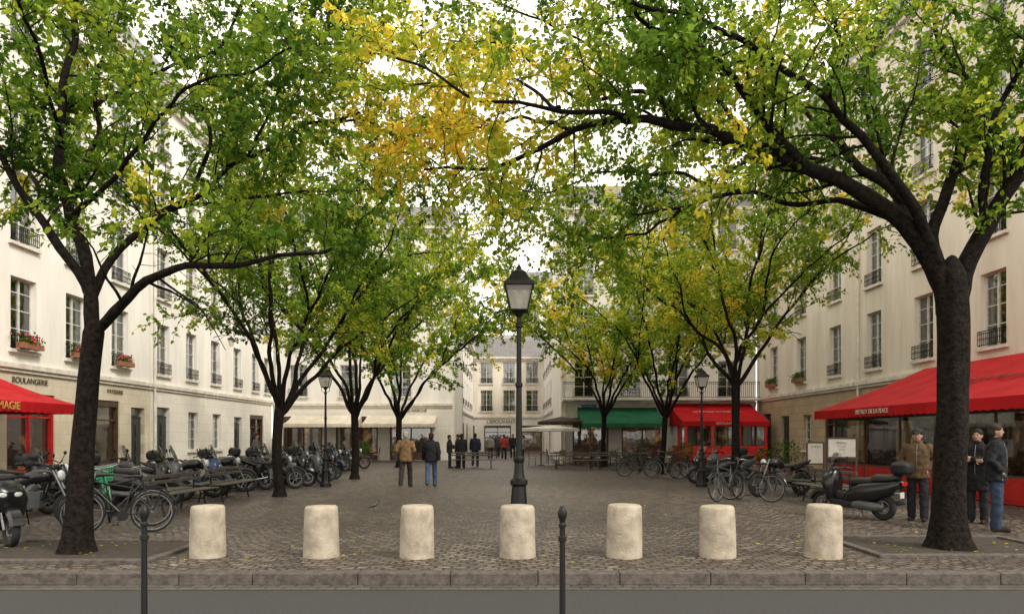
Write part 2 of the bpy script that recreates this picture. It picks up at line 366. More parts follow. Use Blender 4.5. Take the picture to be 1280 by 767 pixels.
def tree(label,trunk,limbs,seed,tbase=.35,spacing=.3,seclen=(.8,1.9),lpt=13,lsize=(.085,.135),zmin=3.2,twigsp=.15,yel=0,start=.28,xm=None):
    random.seed(seed)
    root=thing('tree',label,'tree',(trunk[0][0].x,trunk[0][0].y,0),0,'street trees lining the square')
    inv=-Vector((trunk[0][0].x,trunk[0][0].y,0))
    tb=MB(); tb.M=Matrix.Translation(inv)
    cp=cat([p for p,r in trunk],.10); rs=list(np.interp([p.z for p in cp],[p.z for p,r in trunk],[r for p,r in trunk]))
    top=cp[-1]; rt=rs[-1]
    for dz,k in((.25,.86),(.5,.66),(.7,.45),(.85,.25),(.92,.05)): cp.append(top+Vector((0,0,dz*rt*1.6))); rs.append(rt*k)
    n=18; rings=[]
    for p,r in zip(cp,rs):
        rings.append([p+Vector((math.cos(a),math.sin(a),0))*r*(1+.13*noise.noise(Vector((math.cos(a)*1.3,math.sin(a)*1.3,p.z*1.1+seed)))+.05*math.sin(a*5+p.z*2)) for a in [2*math.pi*j/n for j in range(n)]])
    tb.loft(rings)
    bb=MB(); bb.M=tb.M
    twigs=[]
    for pts,r0,r1 in limbs:
        c=cat(pts,.16,.08); c[0]=Vector(pts[0]); m=len(c)
        rr=[(r0+(r1-r0)*(i/(m-1))**.7)*(1+.12*noise.noise(c[i]*3)) for i in range(m)]
        tb.tube(c,rr,10)
        L=sum((c[i+1]-c[i]).length for i in range(m-1)); s=0;nxt=L*start
        for i in range(m-1):
            s+=(c[i+1]-c[i]).length
            while s>nxt or i==m-2:
                T=(c[i+1]-c[i]).normalized()
                per=T.cross(rdir()).normalized(); ang=R(random.uniform(30,72))
                d=(T*math.cos(ang)+per*math.sin(ang)+Vector((0,0,.22))).normalized()
                ln=random.uniform(*seclen)*(1 if s/L<.8 else .75)
                p=c[i].copy(); path=[p.copy()]; K=6
                for k in range(K):
                    d=(d+rdir()*.25+Vector((0,0,-.03*k+.03))).normalized(); p=p+d*ln/K; path.append(p.copy())
                r=min(.38*rr[i],.03)
                bb.tube(path,[r*(1-.8*k/K) for k in range(K+1)],5,False)
                q=.12*ln
                while q<ln:
                    k=min(int(q/ln*K),K-1); f=q/ln*K-k; pp=path[k].lerp(path[k+1],f); TT=(path[k+1]-path[k]).normalized()
                    pr=TT.cross(rdir()).normalized(); td=(TT*.6+pr*.8+Vector((0,0,.1))).normalized()
                    twigs.append((pp,td,random.uniform(.28,.62)))
                    q+=twigsp*random.uniform(.7,1.3)
                twigs.append((path[-1],d,.5))
                nxt+=spacing*random.uniform(.7,1.3)
                if i==m-2: break
    pos=[];dr=[];tt=[]
    for pp,td,ln in twigs:
        if pp.z<zmin-.2: continue
        e=pp+td*ln+Vector((0,0,-.08*ln)); mid=pp.lerp(e,.5)+rdir()*.03
        bb.tube([pp,mid,e],[.006,.004,.0025],3,False)
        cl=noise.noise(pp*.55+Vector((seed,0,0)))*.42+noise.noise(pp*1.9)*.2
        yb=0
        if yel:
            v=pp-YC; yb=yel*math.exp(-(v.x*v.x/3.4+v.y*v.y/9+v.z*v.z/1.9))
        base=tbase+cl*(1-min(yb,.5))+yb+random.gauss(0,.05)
        # clumps: some stretches of the crown are thinner than others
        dens=.75+.9*noise.noise(pp*.9+Vector((3.1,seed,1.7)))
        k=int(lpt*random.uniform(.6,1.4)*min(max(dens+.25,.35),1.35))
        for _ in range(k):
            f=random.uniform(.1,1.08); q=pp.lerp(e,f)+rdir()*.06
            dd=td*.5+rdir()*.8+Vector((0,0,-.35))
            if q.z<zmin: continue
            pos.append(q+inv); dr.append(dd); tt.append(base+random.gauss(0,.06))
    tb.build('trunk','bark',root,smooth=60); bb.build('branches','bark',root,smooth=60)
    n=len(pos); sz=rng.uniform(lsize[0],lsize[1],n)
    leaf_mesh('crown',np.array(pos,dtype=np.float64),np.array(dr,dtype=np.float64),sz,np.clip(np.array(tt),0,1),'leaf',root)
    return n
def PL(*a): return [P(*k) for k in a]
T1=[(P(95,690,9.9),.25),(P(96,672,9.9),.195),(P(99,640,9.9),.168),(P(104,560,9.9),.145),(P(110,480,9.9),.132),(P(117,415,9.9),.13)]
L1=[(PL((114,450,9.9),(122,412,9.9),(150,380,9.6),(185,352,9.4),(235,333,9.2),(290,327,9),(350,322,8.8),(415,310,8.6)),.09,.016),
 (PL((113,450,9.9),(116,405,9.95),(108,345,10),(90,270,10.2),(72,200,10.3),(80,110,10.4),(95,0,10.5),(100,-110,10.6)),.112,.028),
 (PL((111,365,10),(55,280,9.8),(10,215,9.6),(-40,130,9.4),(-120,40,9.2)),.08,.022),
 (PL((111,375,10),(150,310,10.4),(215,262,10.8),(260,235,11),(310,195,11.3),(370,165,11.6),(450,140,12)),.07,.016),
 (PL((86,250,10.2),(118,180,10.6),(122,100,11),(145,20,11.3),(170,-70,11.6)),.052,.016),
 (PL((235,250,10.9),(262,180,10.7),(250,110,10.4),(290,30,10.2),(320,-60,10)),.04,.014),
 (PL((97,300,10.1),(50,240,11),(10,160,12),(-30,80,13)),.05,.016),
 (PL((76,180,10.3),(60,100,9.2),(30,20,8.4),(10,-60,7.8)),.042,.014),
 (PL((310,195,11.3),(350,110,11),(400,60,10.8),(430,0,10.6)),.03,.012),
 (PL((90,270,10.2),(160,200,9.6),(220,120,9.0),(300,90,8.6),(370,60,8.2)),.042,.012),
 (PL((370,165,11.6),(450,150,12.5),(520,190,13.5),(575,225,14.5)),.03,.012),
 (PL((120,130,10.8),(200,90,12.5),(300,60,13.5),(400,90,14),(480,50,14.5)),.045,.012),
 (PL((215,262,10.8),(290,250,12),(380,240,13.5),(470,235,15)),.04,.012)]
tree('tall street tree with dark forked trunk and green leaves',T1,L1,11,.42,.22,(.7,1.7),18,(.065,.112),zmin=3.9,yel=.40)
T2=[(P(1187,688,10.3),.36),(P(1187,672,10.3),.285),(P(1187,645,10.3),.235),(P(1187,600,10.3),.21),(P(1190,500,10.3),.195),(P(1192,400,10.3),.20),(P(1190,345,10.3),.205)]
L2=[(PL((1190,400,10.3),(1176,345,10.3),(1140,290,10.2),(1085,245,10.1),(1020,215,10),(940,180,9.9),(860,158,9.8),(790,150,9.8),(720,160,9.9),(660,192,10),(600,210,10),(530,212,10.1)),.17,.015),
 (PL((1020,218,10),(975,175,9.8),(940,125,9.6),(900,80,9.4),(850,45,9.2),(800,20,9),(770,-30,8.8)),.08,.018),
 (PL((1182,360,10.3),(1150,270,10.6),(1060,190,11.2),(1040,120,11.6),(1050,40,12),(1000,-60,12.3)),.11,.022),
 (PL((1184,350,10.3),(1130,240,9.9),(1050,140,9.5),(960,70,9.2),(860,20,8.9),(740,-10,8.7)),.10,.018),
 (PL((1192,400,10.3),(1205,340,10.3),(1235,275,10.2),(1275,215,10),(1330,130,9.8),(1400,40,9.6)),.17,.04),
 (PL((1190,370,10.3),(1172,290,10.4),(1195,200,10.6),(1222,120,10.7),(1180,60,10.8),(1170,-20,10.9)),.12,.025),
 (PL((1228,290,10.2),(1235,180,9.9),(1270,90,9.6),(1290,0,9.3)),.075,.018),
 (PL((1120,274,10.2),(1050,250,10.4),(1000,255,10.6),(930,240,11),(860,258,11.3),(790,268,11.6)),.06,.016),
 (PL((860,158,9.8),(800,115,10.4),(730,125,10.8),(680,90,11.2),(640,60,11.4),(560,50,11.6)),.045,.012),
 (PL((790,150,9.8),(700,134,9.5),(600,125,9.2),(520,80,9),(450,70,8.9)),.04,.011),
 (PL((1140,285,10.3),(1110,220,11.3),(1080,100,12.3),(1130,0,13)),.065,.018),
 (PL((940,180,9.9),(900,125,10.8),(850,100,11.6),(800,40,12.2)),.045,.013),
 (PL((1205,335,10.3),(1240,260,11.2),(1290,190,12),(1330,100,12.8)),.075,.018),
 (PL((1060,190,11.2),(990,120,11.5),(930,20,11.8)),.05,.013),
 (PL((720,160,9.9),(650,150,10.8),(580,165,11.5),(520,145,12.2),(460,180,12.6)),.03,.011),
 (PL((700,134,9.5),(640,100,10.5),(560,100,11),(480,110,11.2),(430,90,11.4)),.03,.010),
 (PL((850,100,11.6),(760,70,12.2),(660,20,12.6),(570,-10,12.8),(480,10,13)),.03,.011),
 (PL((930,240,11),(850,220,12.5),(760,215,14),(680,240,15.5),(620,235,16.5)),.042,.012),
 (PL((860,258,11.3),(800,290,13),(740,300,14.5),(690,275,16)),.035,.011),
 (PL((1060,190,11.2),(1000,200,12.5),(930,170,14),(860,150,15.5)),.045,.012)]
tree('large spreading street tree with long overhanging limbs, green and yellow leaves',T2,L2,23,.45,.225,(.7,1.75),18,(.065,.112),zmin=4.0,yel=.46)
def auto(label,x,y,hf,H,Rd,r,seed,tb,lean=(0,0),**k):
    random.seed(seed); base=Vector((x,y,0)); f=Vector((x+lean[0],y+lean[1],hf))
    tr=[(base,r*1.6),(base+Vector((0,0,.2)),r*1.12),(base.lerp(f,.5)+Vector((random.uniform(-.08,.08),0,0)),r*.92),(f,r)]
    lb=[]
    nl=8; a0=random.uniform(0,6)
    for i in range(nl):
        a=a0+2*math.pi*i/nl+random.uniform(-.3,.3); o=Vector((math.cos(a),math.sin(a),0))
        outer=i%3!=2; rr=Rd*random.uniform(.85,1.1)*(1 if outer else .45); zz=(H-hf)*(random.uniform(.5,.8) if outer else 1.0)
        pts=[f-Vector((0,0,.15))]
        for s in (.15,.35,.6,.8,1):
            pts.append(f+o*rr*s**1.05+Vector((0,0,zz*(1-(1-s)**1.5)))+rdir()*.2)
        lb.append((pts,r*.56,.016))
        q=pts[2]; a2=a+random.choice((-.8,.8)); o2=Vector((math.cos(a2),math.sin(a2),0))
        lb.append(([q,q+o2*rr*.25+Vector((0,0,zz*.25)),q+o2*rr*.55+Vector((0,0,zz*.5)),q+o2*rr*.7+Vector((0,0,zz*.8))],r*.3,.013))
    return tree(label,tr,lb,seed,tb,**k)
gl='street tree with slim dark trunk and green crown'
auto(gl+' beside benches',-6.2,19.2,2.3,9.4,4.9,.13,31,.42,spacing=.33,lpt=17,lsize=(.08,.13),zmin=3.4,twigsp=.19)
auto(gl+' beside motorcycles',-5.9,27,2.4,10.4,5.6,.135,37,.46,spacing=.39,lpt=16,lsize=(.10,.15),zmin=3.3,twigsp=.21)
auto(gl+' near the cafe',-5.8,37,2.6,12.2,6.8,.15,41,.50,spacing=.40,lpt=17,lsize=(.12,.18),zmin=3.3,twigsp=.24)
yl='street tree with slim trunk and yellow-green crown'
auto(yl+' behind bicycles',7.1,22.8,3.3,9.6,4.8,.13,47,.53,spacing=.35,lpt=16,lsize=(.09,.14),zmin=3.8,twigsp=.2)
auto(yl+' near the terrace',6.3,30.5,2.5,10.4,5.6,.12,53,.57,lean=(.2,0),spacing=.39,lpt=16,lsize=(.105,.16),zmin=3.4,twigsp=.22)
auto(yl+' by green awning',4.8,37.5,2.6,12.2,6.8,.13,59,.55,spacing=.40,lpt=17,lsize=(.12,.18),zmin=3.2,twigsp=.24)
for (x,y) in [(-6,9.95),(6.27,10.35)]:
    b=MB(); b.quad((x-1.3,y-.75,.012),(x+1.3,y-.75,.012),(x+1.3,y+.9,.012),(x-1.3,y+.9,.012)); struct(b.build('tree_pit_earth','earth',smooth=0))
    b=MB()
    for (cx,cy,dx,dy) in [(x,y-.82,2.86,.13),(x,y+.97,2.86,.13),(x-1.37,y+.075,.13,1.64),(x+1.37,y+.075,.13,1.64)]: b.box((cx,cy,.01),(dx,dy,.07))
    struct(b.build('tree_pit_kerb','kerb',smooth=0,bevel=.01))
# fallen leaves
n=280; pp=np.zeros((n,3)); pp[:,0]=rng.uniform(-9,9,n); pp[:,1]=8.7+rng.exponential(6,n); pp[:,2]=.012
k=n//3; pp[:k,0]=np.where(rng.random(k)<.35,-6,6.3)+rng.normal(0,1.1,k); pp[:k,1]=10.2+rng.normal(0,.6,k); pp[:k,2]=.03
pp=pp[(pp[:,1]<40)&(pp[:,1]>8.7)]; n=len(pp)
dd=rng.normal(size=(n,3)); dd[:,2]*=.05
o=leaf_mesh('fallen_leaves',pp,dd,rng.uniform(.04,.07,n),np.clip(rng.normal(.68,.12,n),0,1),'leaf',flat=6); o['kind']='stuff'; lab(o,'yellow fallen leaves scattered on the cobbles','leaves')
# ------------------------------------------------------------ buildings
WC={}
def window(parent,u,z,w,h,kind='win',rail=True,curt=True,y=0):
    key=(round(w,2),round(h,2),kind)
    if key not in WC:
        d={}
        b=MB(); fm='frame'
        if kind=='win':
            b.box((0,.2,.03),(w,.07,.06)); b.box((0,.2,h-.03),(w,.07,.06))
            for s in(-1,1): b.box((s*(w/2-.03),.2,h/2),(.06,.07,h-.12))
            b.box((0,.195,h/2),(.07,.07,h-.12))
            for k in (.3,.56,.8):
                for s in (-1,1): b.box((s*w/4,.2,h*k),(w/2-.1,.04,.03))
        elif kind in('shop','cshop','rshop'):
            fm={'shop':'brown','cshop':'shopcream','rshop':'reddoor'}[kind]
            b.box((0,.12,.25),(w,.14,.5)); b.box((0,.12,h-.12),(w,.14,.24)); b.box((0,.13,h*.74),(w-.14,.08,.06))
            for s in(-1,1): b.box((s*(w/2-.05),.12,h/2+.13),(.1,.14,h-.75))
            k=max(1,int(w/1.0))
            for i in range(1,k): b.box((-w/2+w*i/k,.13,h/2+.13),(.06,.1,h-.75))
        else:
            fm='doordark' if kind=='door' else 'reddoor'
            for s in(-1,1):
                b.box((s*w/4,.2,h*.42),(w/2-.02,.06,h*.84))
                for zc,hh in((.16,.2),(.40,.2),(.64,.2)): b.box((s*w/4,.16,h*zc),(w/2-.18,.05,h*hh))
            b.box((0,.2,h*.855),(w,.1,.05))
        d['window' if 'door' not in kind else 'door']=b.build('tmpl',fm,smooth=0)
        b=MB(); g0=.5 if 'shop' in kind else .06
        if 'door' in kind: g0=h*.88
        b.quad((-w/2+.03,.21,g0),(w/2-.03,.21,g0),(w/2-.03,.21,h-.05),(-w/2+.03,.21,h-.05)); d['glass']=b.build('tmpl','glass',smooth=0)
        if kind=='win':
            b=MB()
            for s in(-1,1):
                for j in range(6):
                    x0=s*(w/2-.05)-s*j*(w*.3/6); x1=x0-s*w*.3/6
                    b.quad((x0,.30+.03*(j%2),.05),(x1,.30+.03*((j+1)%2),.05),(x1,.30+.03*((j+1)%2),h-.05),(x0,.30+.03*(j%2),h-.05))
            d['curtain']=b.build('tmpl','curtain',smooth=0)
            b=MB(); b.box((0,-.02,-.05),(w+.24,.2,.1)); d['sill']=b.build('tmpl','trim',smooth=0)
            b=MB(); W2=w/2+.02; y0=-.09
            for zz in(.06,.42,.50): b.box((0,y0,zz+.02),(2*W2,.025,.022))
            for s in(-1,1):
                for zz in(.06,.50): b.box((s*W2,y0/2,zz+.02),(.025,-y0,.022))
            nb=int(w/.09)
            for i in range(nb+1): b.box((-W2+2*W2*i/nb,y0,.29),(.014,.014,.44))
            for i in range(nb): b.torus((-W2+2*W2*(i+.5)/nb,y0,.27),.03,.006,'Y',8,4)
            d['railing']=b.build('tmpl','iron',smooth=0)
        for k2,o in d.items(): COL.objects.unlink(o)
        WC[key]={k2:o.data for k2,o in d.items()}
    d=WC[key]; nm='door' if 'door' in kind else 'window'
    o=mk(nm,d[nm],parent,(u,y,z)); mk('glass',d['glass'],o)
    if kind=='win':
        mk('sill',d['sill'],o)
        if rail: mk('railing',d['railing'],o)
        if curt: mk('curtain',d['curtain'],o)
    if 'door' in kind:
        b=MB(); b.ell((.06,.10,h*.42),(.03,.03,.03)); b.build('handle','steel',o)
    return o
def building(label,org,rz,W,H,depth,mats,ops,gz=3.85,roof='mansard',extra=None,warm=False,roofh=2.6,chim=2):
    root=thing('building',label,'building',org,rz)
    us=sorted({0,W,*[o[0]-o[2]/2 for o in ops],*[o[0]+o[2]/2 for o in ops]})
    zs=sorted({0,gz,H,*[o[1] for o in ops],*[o[1]+o[3] for o in ops]})
    b=MB()
    for i in range(len(us)-1):
        for j in range(len(zs)-1):
            uc=(us[i]+us[i+1])/2; zc=(zs[j]+zs[j+1])/2
            if us[i+1]-us[i]<1e-4: continue
            if any(abs(uc-o[0])<o[2]/2 and o[1]<zc<o[1]+o[3] for o in ops): continue
            b.m=1 if zc<gz else 0
            b.quad((us[i],0,zs[j]),(us[i+1],0,zs[j]),(us[i+1],0,zs[j+1]),(us[i],0,zs[j+1]))
    for o in ops:
        u0,u1,z0,z1=o[0]-o[2]/2,o[0]+o[2]/2,o[1],o[1]+o[3]; dp=.9 if 'shop' in o[4] else .6
        b.m=1 if z0<gz-.1 else 0
        b.quad((u0,0,z0),(u0,dp,z0),(u0,dp,z1),(u0,0,z1)); b.quad((u1,0,z1),(u1,dp,z1),(u1,dp,z0),(u1,0,z0))
        b.quad((u0,0,z1),(u0,dp,z1),(u1,dp,z1),(u1,0,z1)); b.quad((u0,0,z0),(u1,0,z0),(u1,dp,z0),(u0,dp,z0))
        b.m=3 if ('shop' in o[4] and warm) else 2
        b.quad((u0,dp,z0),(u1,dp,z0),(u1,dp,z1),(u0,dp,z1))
    b.m=0
    b.quad((0,depth,0),(0,0,0),(0,0,H),(0,depth,H)); b.quad((W,0,0),(W,depth,0),(W,depth,H),(W,0,H)); b.quad((W,depth,0),(0,depth,0),(0,depth,H),(W,depth,H))
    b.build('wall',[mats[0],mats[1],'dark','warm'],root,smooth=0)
    b=MB(); b.box((W/2,-.06,gz+.02),(W-.01,.16,.16)); b.box((W/2,-.03,gz-.12),(W-.01,.09,.12)); b.build('string_course','trim',root,smooth=0)
    b=MB(); b.box((W/2,-.14,H-.14),(W-.01,.34,.2)); b.box((W/2,-.08,H-.33),(W-.01,.2,.18)); b.build('cornice','trim',root,smooth=0)
    b=MB(); k=roofh*.45
    b.loft([[Vector((-.0,-.1,H)),Vector((W,-.1,H)),Vector((W,depth,H)),Vector((0,depth,H))],[Vector((0,k,H+roofh)),Vector((W,k,H+roofh)),Vector((W,depth-k,H+roofh)),Vector((0,depth-k,H+roofh))],
            [Vector((0,depth*.5,H+roofh+.9)),Vector((W,depth*.5,H+roofh+.9)),Vector((W,depth*.5+.1,H+roofh+.9)),Vector((0,depth*.5+.1,H+roofh+.9))]])
    rf=b.build('roof','slate',root,smooth=0)
    for i in range(chim):
        b=MB(); x=W*(i+.5)/chim+.8; b.box((0,0,0),(1.5,.6,2.2)); b.m=1
        for k2 in (-.5,-.17,.17,.5): b.lathe([(1.1,.09),(1.5,.07)],8,(k2,0,0))
        b.build('chimney',['chim','terra'],rf,(x,depth*.45,H+roofh+.8),smooth=0)
    for o in ops: window(root,o[0],o[1],o[2],o[3],o[4],o[5] if len(o)>5 else True,random.random()<.75)
    # rain-water pipe at the party wall
    b=MB(); b.tube([(.25,-.09,.1),(.25,-.09,H-.45)],.05,8); b.build('drainpipe','trim',root)
    return root
random.seed(9)
fl=[4.4,7.85,11.1,14.2]
ops=[(u,z,1.25,2.35 if i<2 else 2.1,'win') for i,z in enumerate(fl) for u in(2.6,5.6,8.6,11.6,14.45,17.4)]
ops+=[(2.6,.02,2.2,3.0,'rshop'),(5.8,.02,2.2,3.0,'rshop'),(8.8,.02,2.6,3.0,'rshop'),(12.0,.02,2.4,3.0,'rshop'),(16.4,.02,1.9,3.0,'shop'),(18.8,.02,1.1,2.8,'door')]
B1=building('tall white plastered building with cream bakery shopfront and iron railings',(-16,12,0),90,19.8,17.6,10,('white','cream'),ops,warm=True)
text('BOULANGERIE',.27,'darktxt',B1,(11.9,-.03,3.42)); text('PATISSERIE',.24,'darktxt',B1,(17.0,-.03,3.38))
ops=[(u,z,1.15,2.3 if i<2 else 2.0,'win') for i,z in enumerate(fl) for u in(1.2,4.1,7.0,10.1,13.0,15.2)]
ops+=[(1.2,.02,1.2,2.9,'door'),(4.3,.9,1.1,1.9,'win',False),(7.2,.9,1.1,1.9,'win',False),(10.2,.02,1.2,2.7,'door'),(13.3,.02,2.4,2.9,'shop')]
B2=building('tall white rendered building with plain ground floor and dark doors',(-16,31.85,0),90,16.1,17.2,10,('white','whiteash'),ops)
ops=[(u,z,1.2,2.1,'win') for z in(4.25,7.4,10.3,13.1) for u in(1.7,5.1,8.6)]
ops+=[(2,.02,2.6,2.9,'shop'),(5.6,.02,2.8,2.9,'shop'),(9.2,.02,2.8,2.9,'shop')]
B3=building('white corner building with cafe on the ground floor and iron railings',(-15.95,48,0),0,12.0,15.6,9,('white','whiteash'),ops,gz=3.7,warm=True,chim=0,roofh=1.5)
text('LE MARCHÉ',.26,'darktxt',B3,(9.6,-.03,3.3))
ops=[(u,z,1.1,2.1,'win') for z in(4.2,7.2) for u in(2,5,8,11,14)]+[(3,.02,2.2,2.7,'shop'),(8,.02,2.2,2.7,'shop'),(12,.02,1.2,2.6,'door')]
building('narrow pale building along the side street',(-4.05,57.1,0),90,17.8,10.4,8,('white','whiteash'),ops,gz=3.6,chim=0)
ops=[(u,z,1.25,2.2,'win') for z in(4.2,7.1) for u in(3.9,6.35,8.7,11.1,13.6,16)]+[(4.0,.02,2.2,2.7,'shop'),(7.5,.02,2.8,2.7,'shop'),(11.2,.02,2.6,2.7,'shop'),(14.6,.02,1.4,2.7,'door')]
B5=building('cream building with mansard roof closing the side street',(-9,75,0),0,20,9.9,9,('creamp','whiteash'),ops,gz=3.6,roofh=2.0,chim=1,warm=True)
text("L'EPOUVANTAIL",.5,'darktxt',B5,(8.2,-.16,3.1))
ops=[(u,z,1.3,2.2,'win') for z in(8,11.2,14.4,17.6) for u in(1.6,4.6,7.6,10.6)]
building('taller pale building rising behind the side street',(1.4,98,0),0,14,22.5,9,('white','whiteash'),ops,gz=3.6,roofh=1.6,chim=0)
ops=[(u,z,1.2,2.2,'win') for z in(4.0,7.2,10.2,13) for u in(1.4,4.2,7.2,10.2)]+[(1.8,.02,2.2,2.7,'shop'),(5,.02,2.6,2.7,'shop'),(9.6,.02,2.8,2.7,'rshop')]
B6=building('white building with continuous iron balcony above cafe terraces',(3.0,44,0),0,11.9,15.6,9,('white','whiteash'),ops,gz=3.6,warm=True,chim=0,roofh=1.5)
b=MB(); b.box((5.95,-.5,3.82),(11.8,.9,.12)); b.m=1
for z in(3.95,4.85,4.75): b.box((5.95,-.92,z),(11.8,.03,.03))
for i in range(99): b.box((.05+i*.12,-.92,4.4),(.018,.018,.9))
b.build('balcony',['trim','iron'],B6,smooth=0)
ops=[(u,z,1.1,2.1,'win') for z in(4.2,7.2) for u in(2,5,8,11,14)]
building('pale building along the side street beyond the terraces',(3.2,73,0),-90,18,10.2,7,('white','whiteash'),ops,gz=3.6,chim=0)
ops=[(u,z,1.2,2.3 if i<2 else 2.0,'win') for i,z in enumerate(fl) for u in(2.7,6.6,10.5)]
ops+=[(1.6,.02,1.3,2.9,'door'),(4.4,.02,1.2,2.7,'door'),(7.4,.9,1.1,1.8,'win',False),(10.6,.02,2.4,2.9,'shop')]
B7=building('cream building with tan ashlar ground floor and iron railings',(15,43.95,0),-90,12.6,17.4,10,('creamp','tan'),ops)
ops=[(u,z,1.2,2.35 if i<2 else 2.0,'win') for i,z in enumerate(fl) for u in(1.45,5.05,8.85,12.6,15.8)]
ops+=[(2,.02,2.4,3,'shop'),(5.6,.02,2.4,3,'shop'),(9.2,.02,2.4,3,'shop'),(12.8,.02,2.4,3,'shop')]
B8=building('cream plastered building with bistro below and white casement windows',(15,31.3,0),-90,18.3,17.8,10,('creamp','tan'),ops,warm=True)
# ------------------------------------------------------------ awnings
def awning(label,org,rz,W,proj,zt,zf,mat,val=.26,words=(),cat='awning'):
    o=thing('awning',label,cat,org,rz); b=MB(); n=max(2,int(W/.8)); K=6
    def pt(u,k):
        f=k/K; return Vector((u,-proj*f,zt+(zf-zt)*f-.05*math.sin(math.pi*f)-.028*(math.cos(u*2*math.pi/1.6))*math.sin(math.pi*f)))
    nu=n*4
    vs=[pt(W*i/nu,k) for i in range(nu+1) for k in range(K+1)]
    fs=[(i*(K+1)+k,i*(K+1)+k+1,(i+1)*(K+1)+k+1,(i+1)*(K+1)+k) for i in range(nu) for k in range(K)]
    b.add(vs,fs)
    for u in(0,W):
        b.quad(*[pt(u,k) for k in range(K+1)],Vector((u,0,zf-.02)))
    b.build('canopy',mat,o,smooth=60)
    b=MB(); ns=int(W/.3)
    for i in range(ns):
        x0=W*i/ns; x1=W*(i+1)/ns; b.quad((x0,-proj-.01,zf-val),((x0+x1)/2,-proj-.02,zf-val-.03),(x1,-proj-.01,zf-val),(x1,-proj,zf),(x0,-proj,zf))
    for u in (0,W): b.quad((u,-proj,zf-val),(u,0,zf-val),(u,0,zf-.02),(u,-proj,zf-.02))
    b.build('valance',mat,o,smooth=0)
    b=MB(); b.box((W/2,-proj+.03,zf-.03),(W,.04,.05))
    for i in range(n+1): 
        u=.04+(W-.08)*i/n
        if i%2==0: b.tube([(u,-.02,zf-.1),(u,-proj+.04,zf-.06)],.015,6)
    b.build('frame','iron',o,smooth=0)
    sl=math.atan2(zt-zf,proj)
    for (s,size,u,where,mt) in words:
        if where=='v': text(s,size,mt,o,(u,-proj-.03,zf-val/2))
        else: text(s,size,mt,o,(u,-proj*where,zt+(zf-zt)*where+.02),(sl,0,0))
    return o
awning('large red canvas awning with scalloped valance over the bistro terrace',(15,26.2,0),-90,14,4.0,4.05,2.5,'red',.28,
  [('BISTROT DE LA PLACE',.2,4.2,'v','whitetxt'),('DE LA PLACE',.42,7.4,.6,'wine')])
awning('red canvas awning with gold lettering over a shop',(-16,13,0),90,9.3,2.6,3.45,2.56,'red',.28,[('MAGIE',.3,6.15,'v','goldtxt')])
awning('dark green canvas awning over a cafe terrace',(4.0,43.9,0),0,4.8,3,3.35,2.35,'greenc',.22)
awning('red canvas awning over an enclosed cafe terrace',(9.6,43.9,0),0,4.9,3.4,3.6,2.45,'red',.25,[('La Terrasse Ste Catherine',.26,2.4,.5,'whitetxt'),('RESTAURANT',.17,2.4,'v','whitetxt')])
awning('cream canvas awning over the corner cafe',(-14.6,47.9,0),0,4.6,2,3.0,2.4,'creamc',.2)
awning('cream canvas awning beside the cafe entrance',(-9.6,47.9,0),0,4.6,2,3.0,2.4,'creamc',.2)
def enclosure(label,org,rz,W,D,h,hb,mat,step=1.6,pmat='reddoor',th=.07,gm='glass'):
    o=thing('terrace_enclosure',label,'terrace',org,rz); n=max(1,round(W/step)); fr=MB(); pn=MB(); gl_=MB()
    for i in range(n+1):
        x=W*i/n; fr.box((x,-D,h/2),(th,th,h))
        if i<n:
            pn.box((x+W/n/2,-D,hb/2+.02),(W/n-.08,.045,hb)); gl_.quad((x+.04,-D,hb+.05),(x+W/n-.04,-D,hb+.05),(x+W/n-.04,-D,h-.05),(x+.04,-D,h-.05))
            pn.box((x+W/n/2,-D-.03,hb/2+.02),(W/n-.3,.03,hb-.2))
    for z in(hb+.04,h-.03): fr.box((W/2,-D,z),(W-.08,.05,th))
    for x in (0,W):
        k=max(1,round(D/step))
        for i in range(k):
            y=-D+D*i/k
            if i: fr.box((x,y,h/2),(th,th,h))
            pn.box((x,y+D/k/2,hb/2+.02),(.045,D/k-.08,hb)); gl_.quad((x,y+.04,hb+.05),(x,y+D/k-.04,hb+.05),(x,y+D/k-.04,h-.05),(x,y+.04,h-.05))
        for z in(hb+.04,h-.03): fr.box((x,-D/2,z),(.05,D-.08,th))
    fr.build('frame',mat,o,smooth=0); pn.build('panel',pmat,o,smooth=0); gl_.build('glass',gm,o,smooth=0)
    return o
enclosure('dark framed terrace enclosure with low red panels under the bistro awning',(15,25.8,0),-90,12.8,3.4,2.22,.62,'brown',2.1,th=.055,gm='dglass')
enclosure('bright red glazed terrace enclosure of a cafe',(9.8,43.9,0),0,4.5,3.3,2.3,.95,'kiosk',1.5,'kiosk',th=.14)
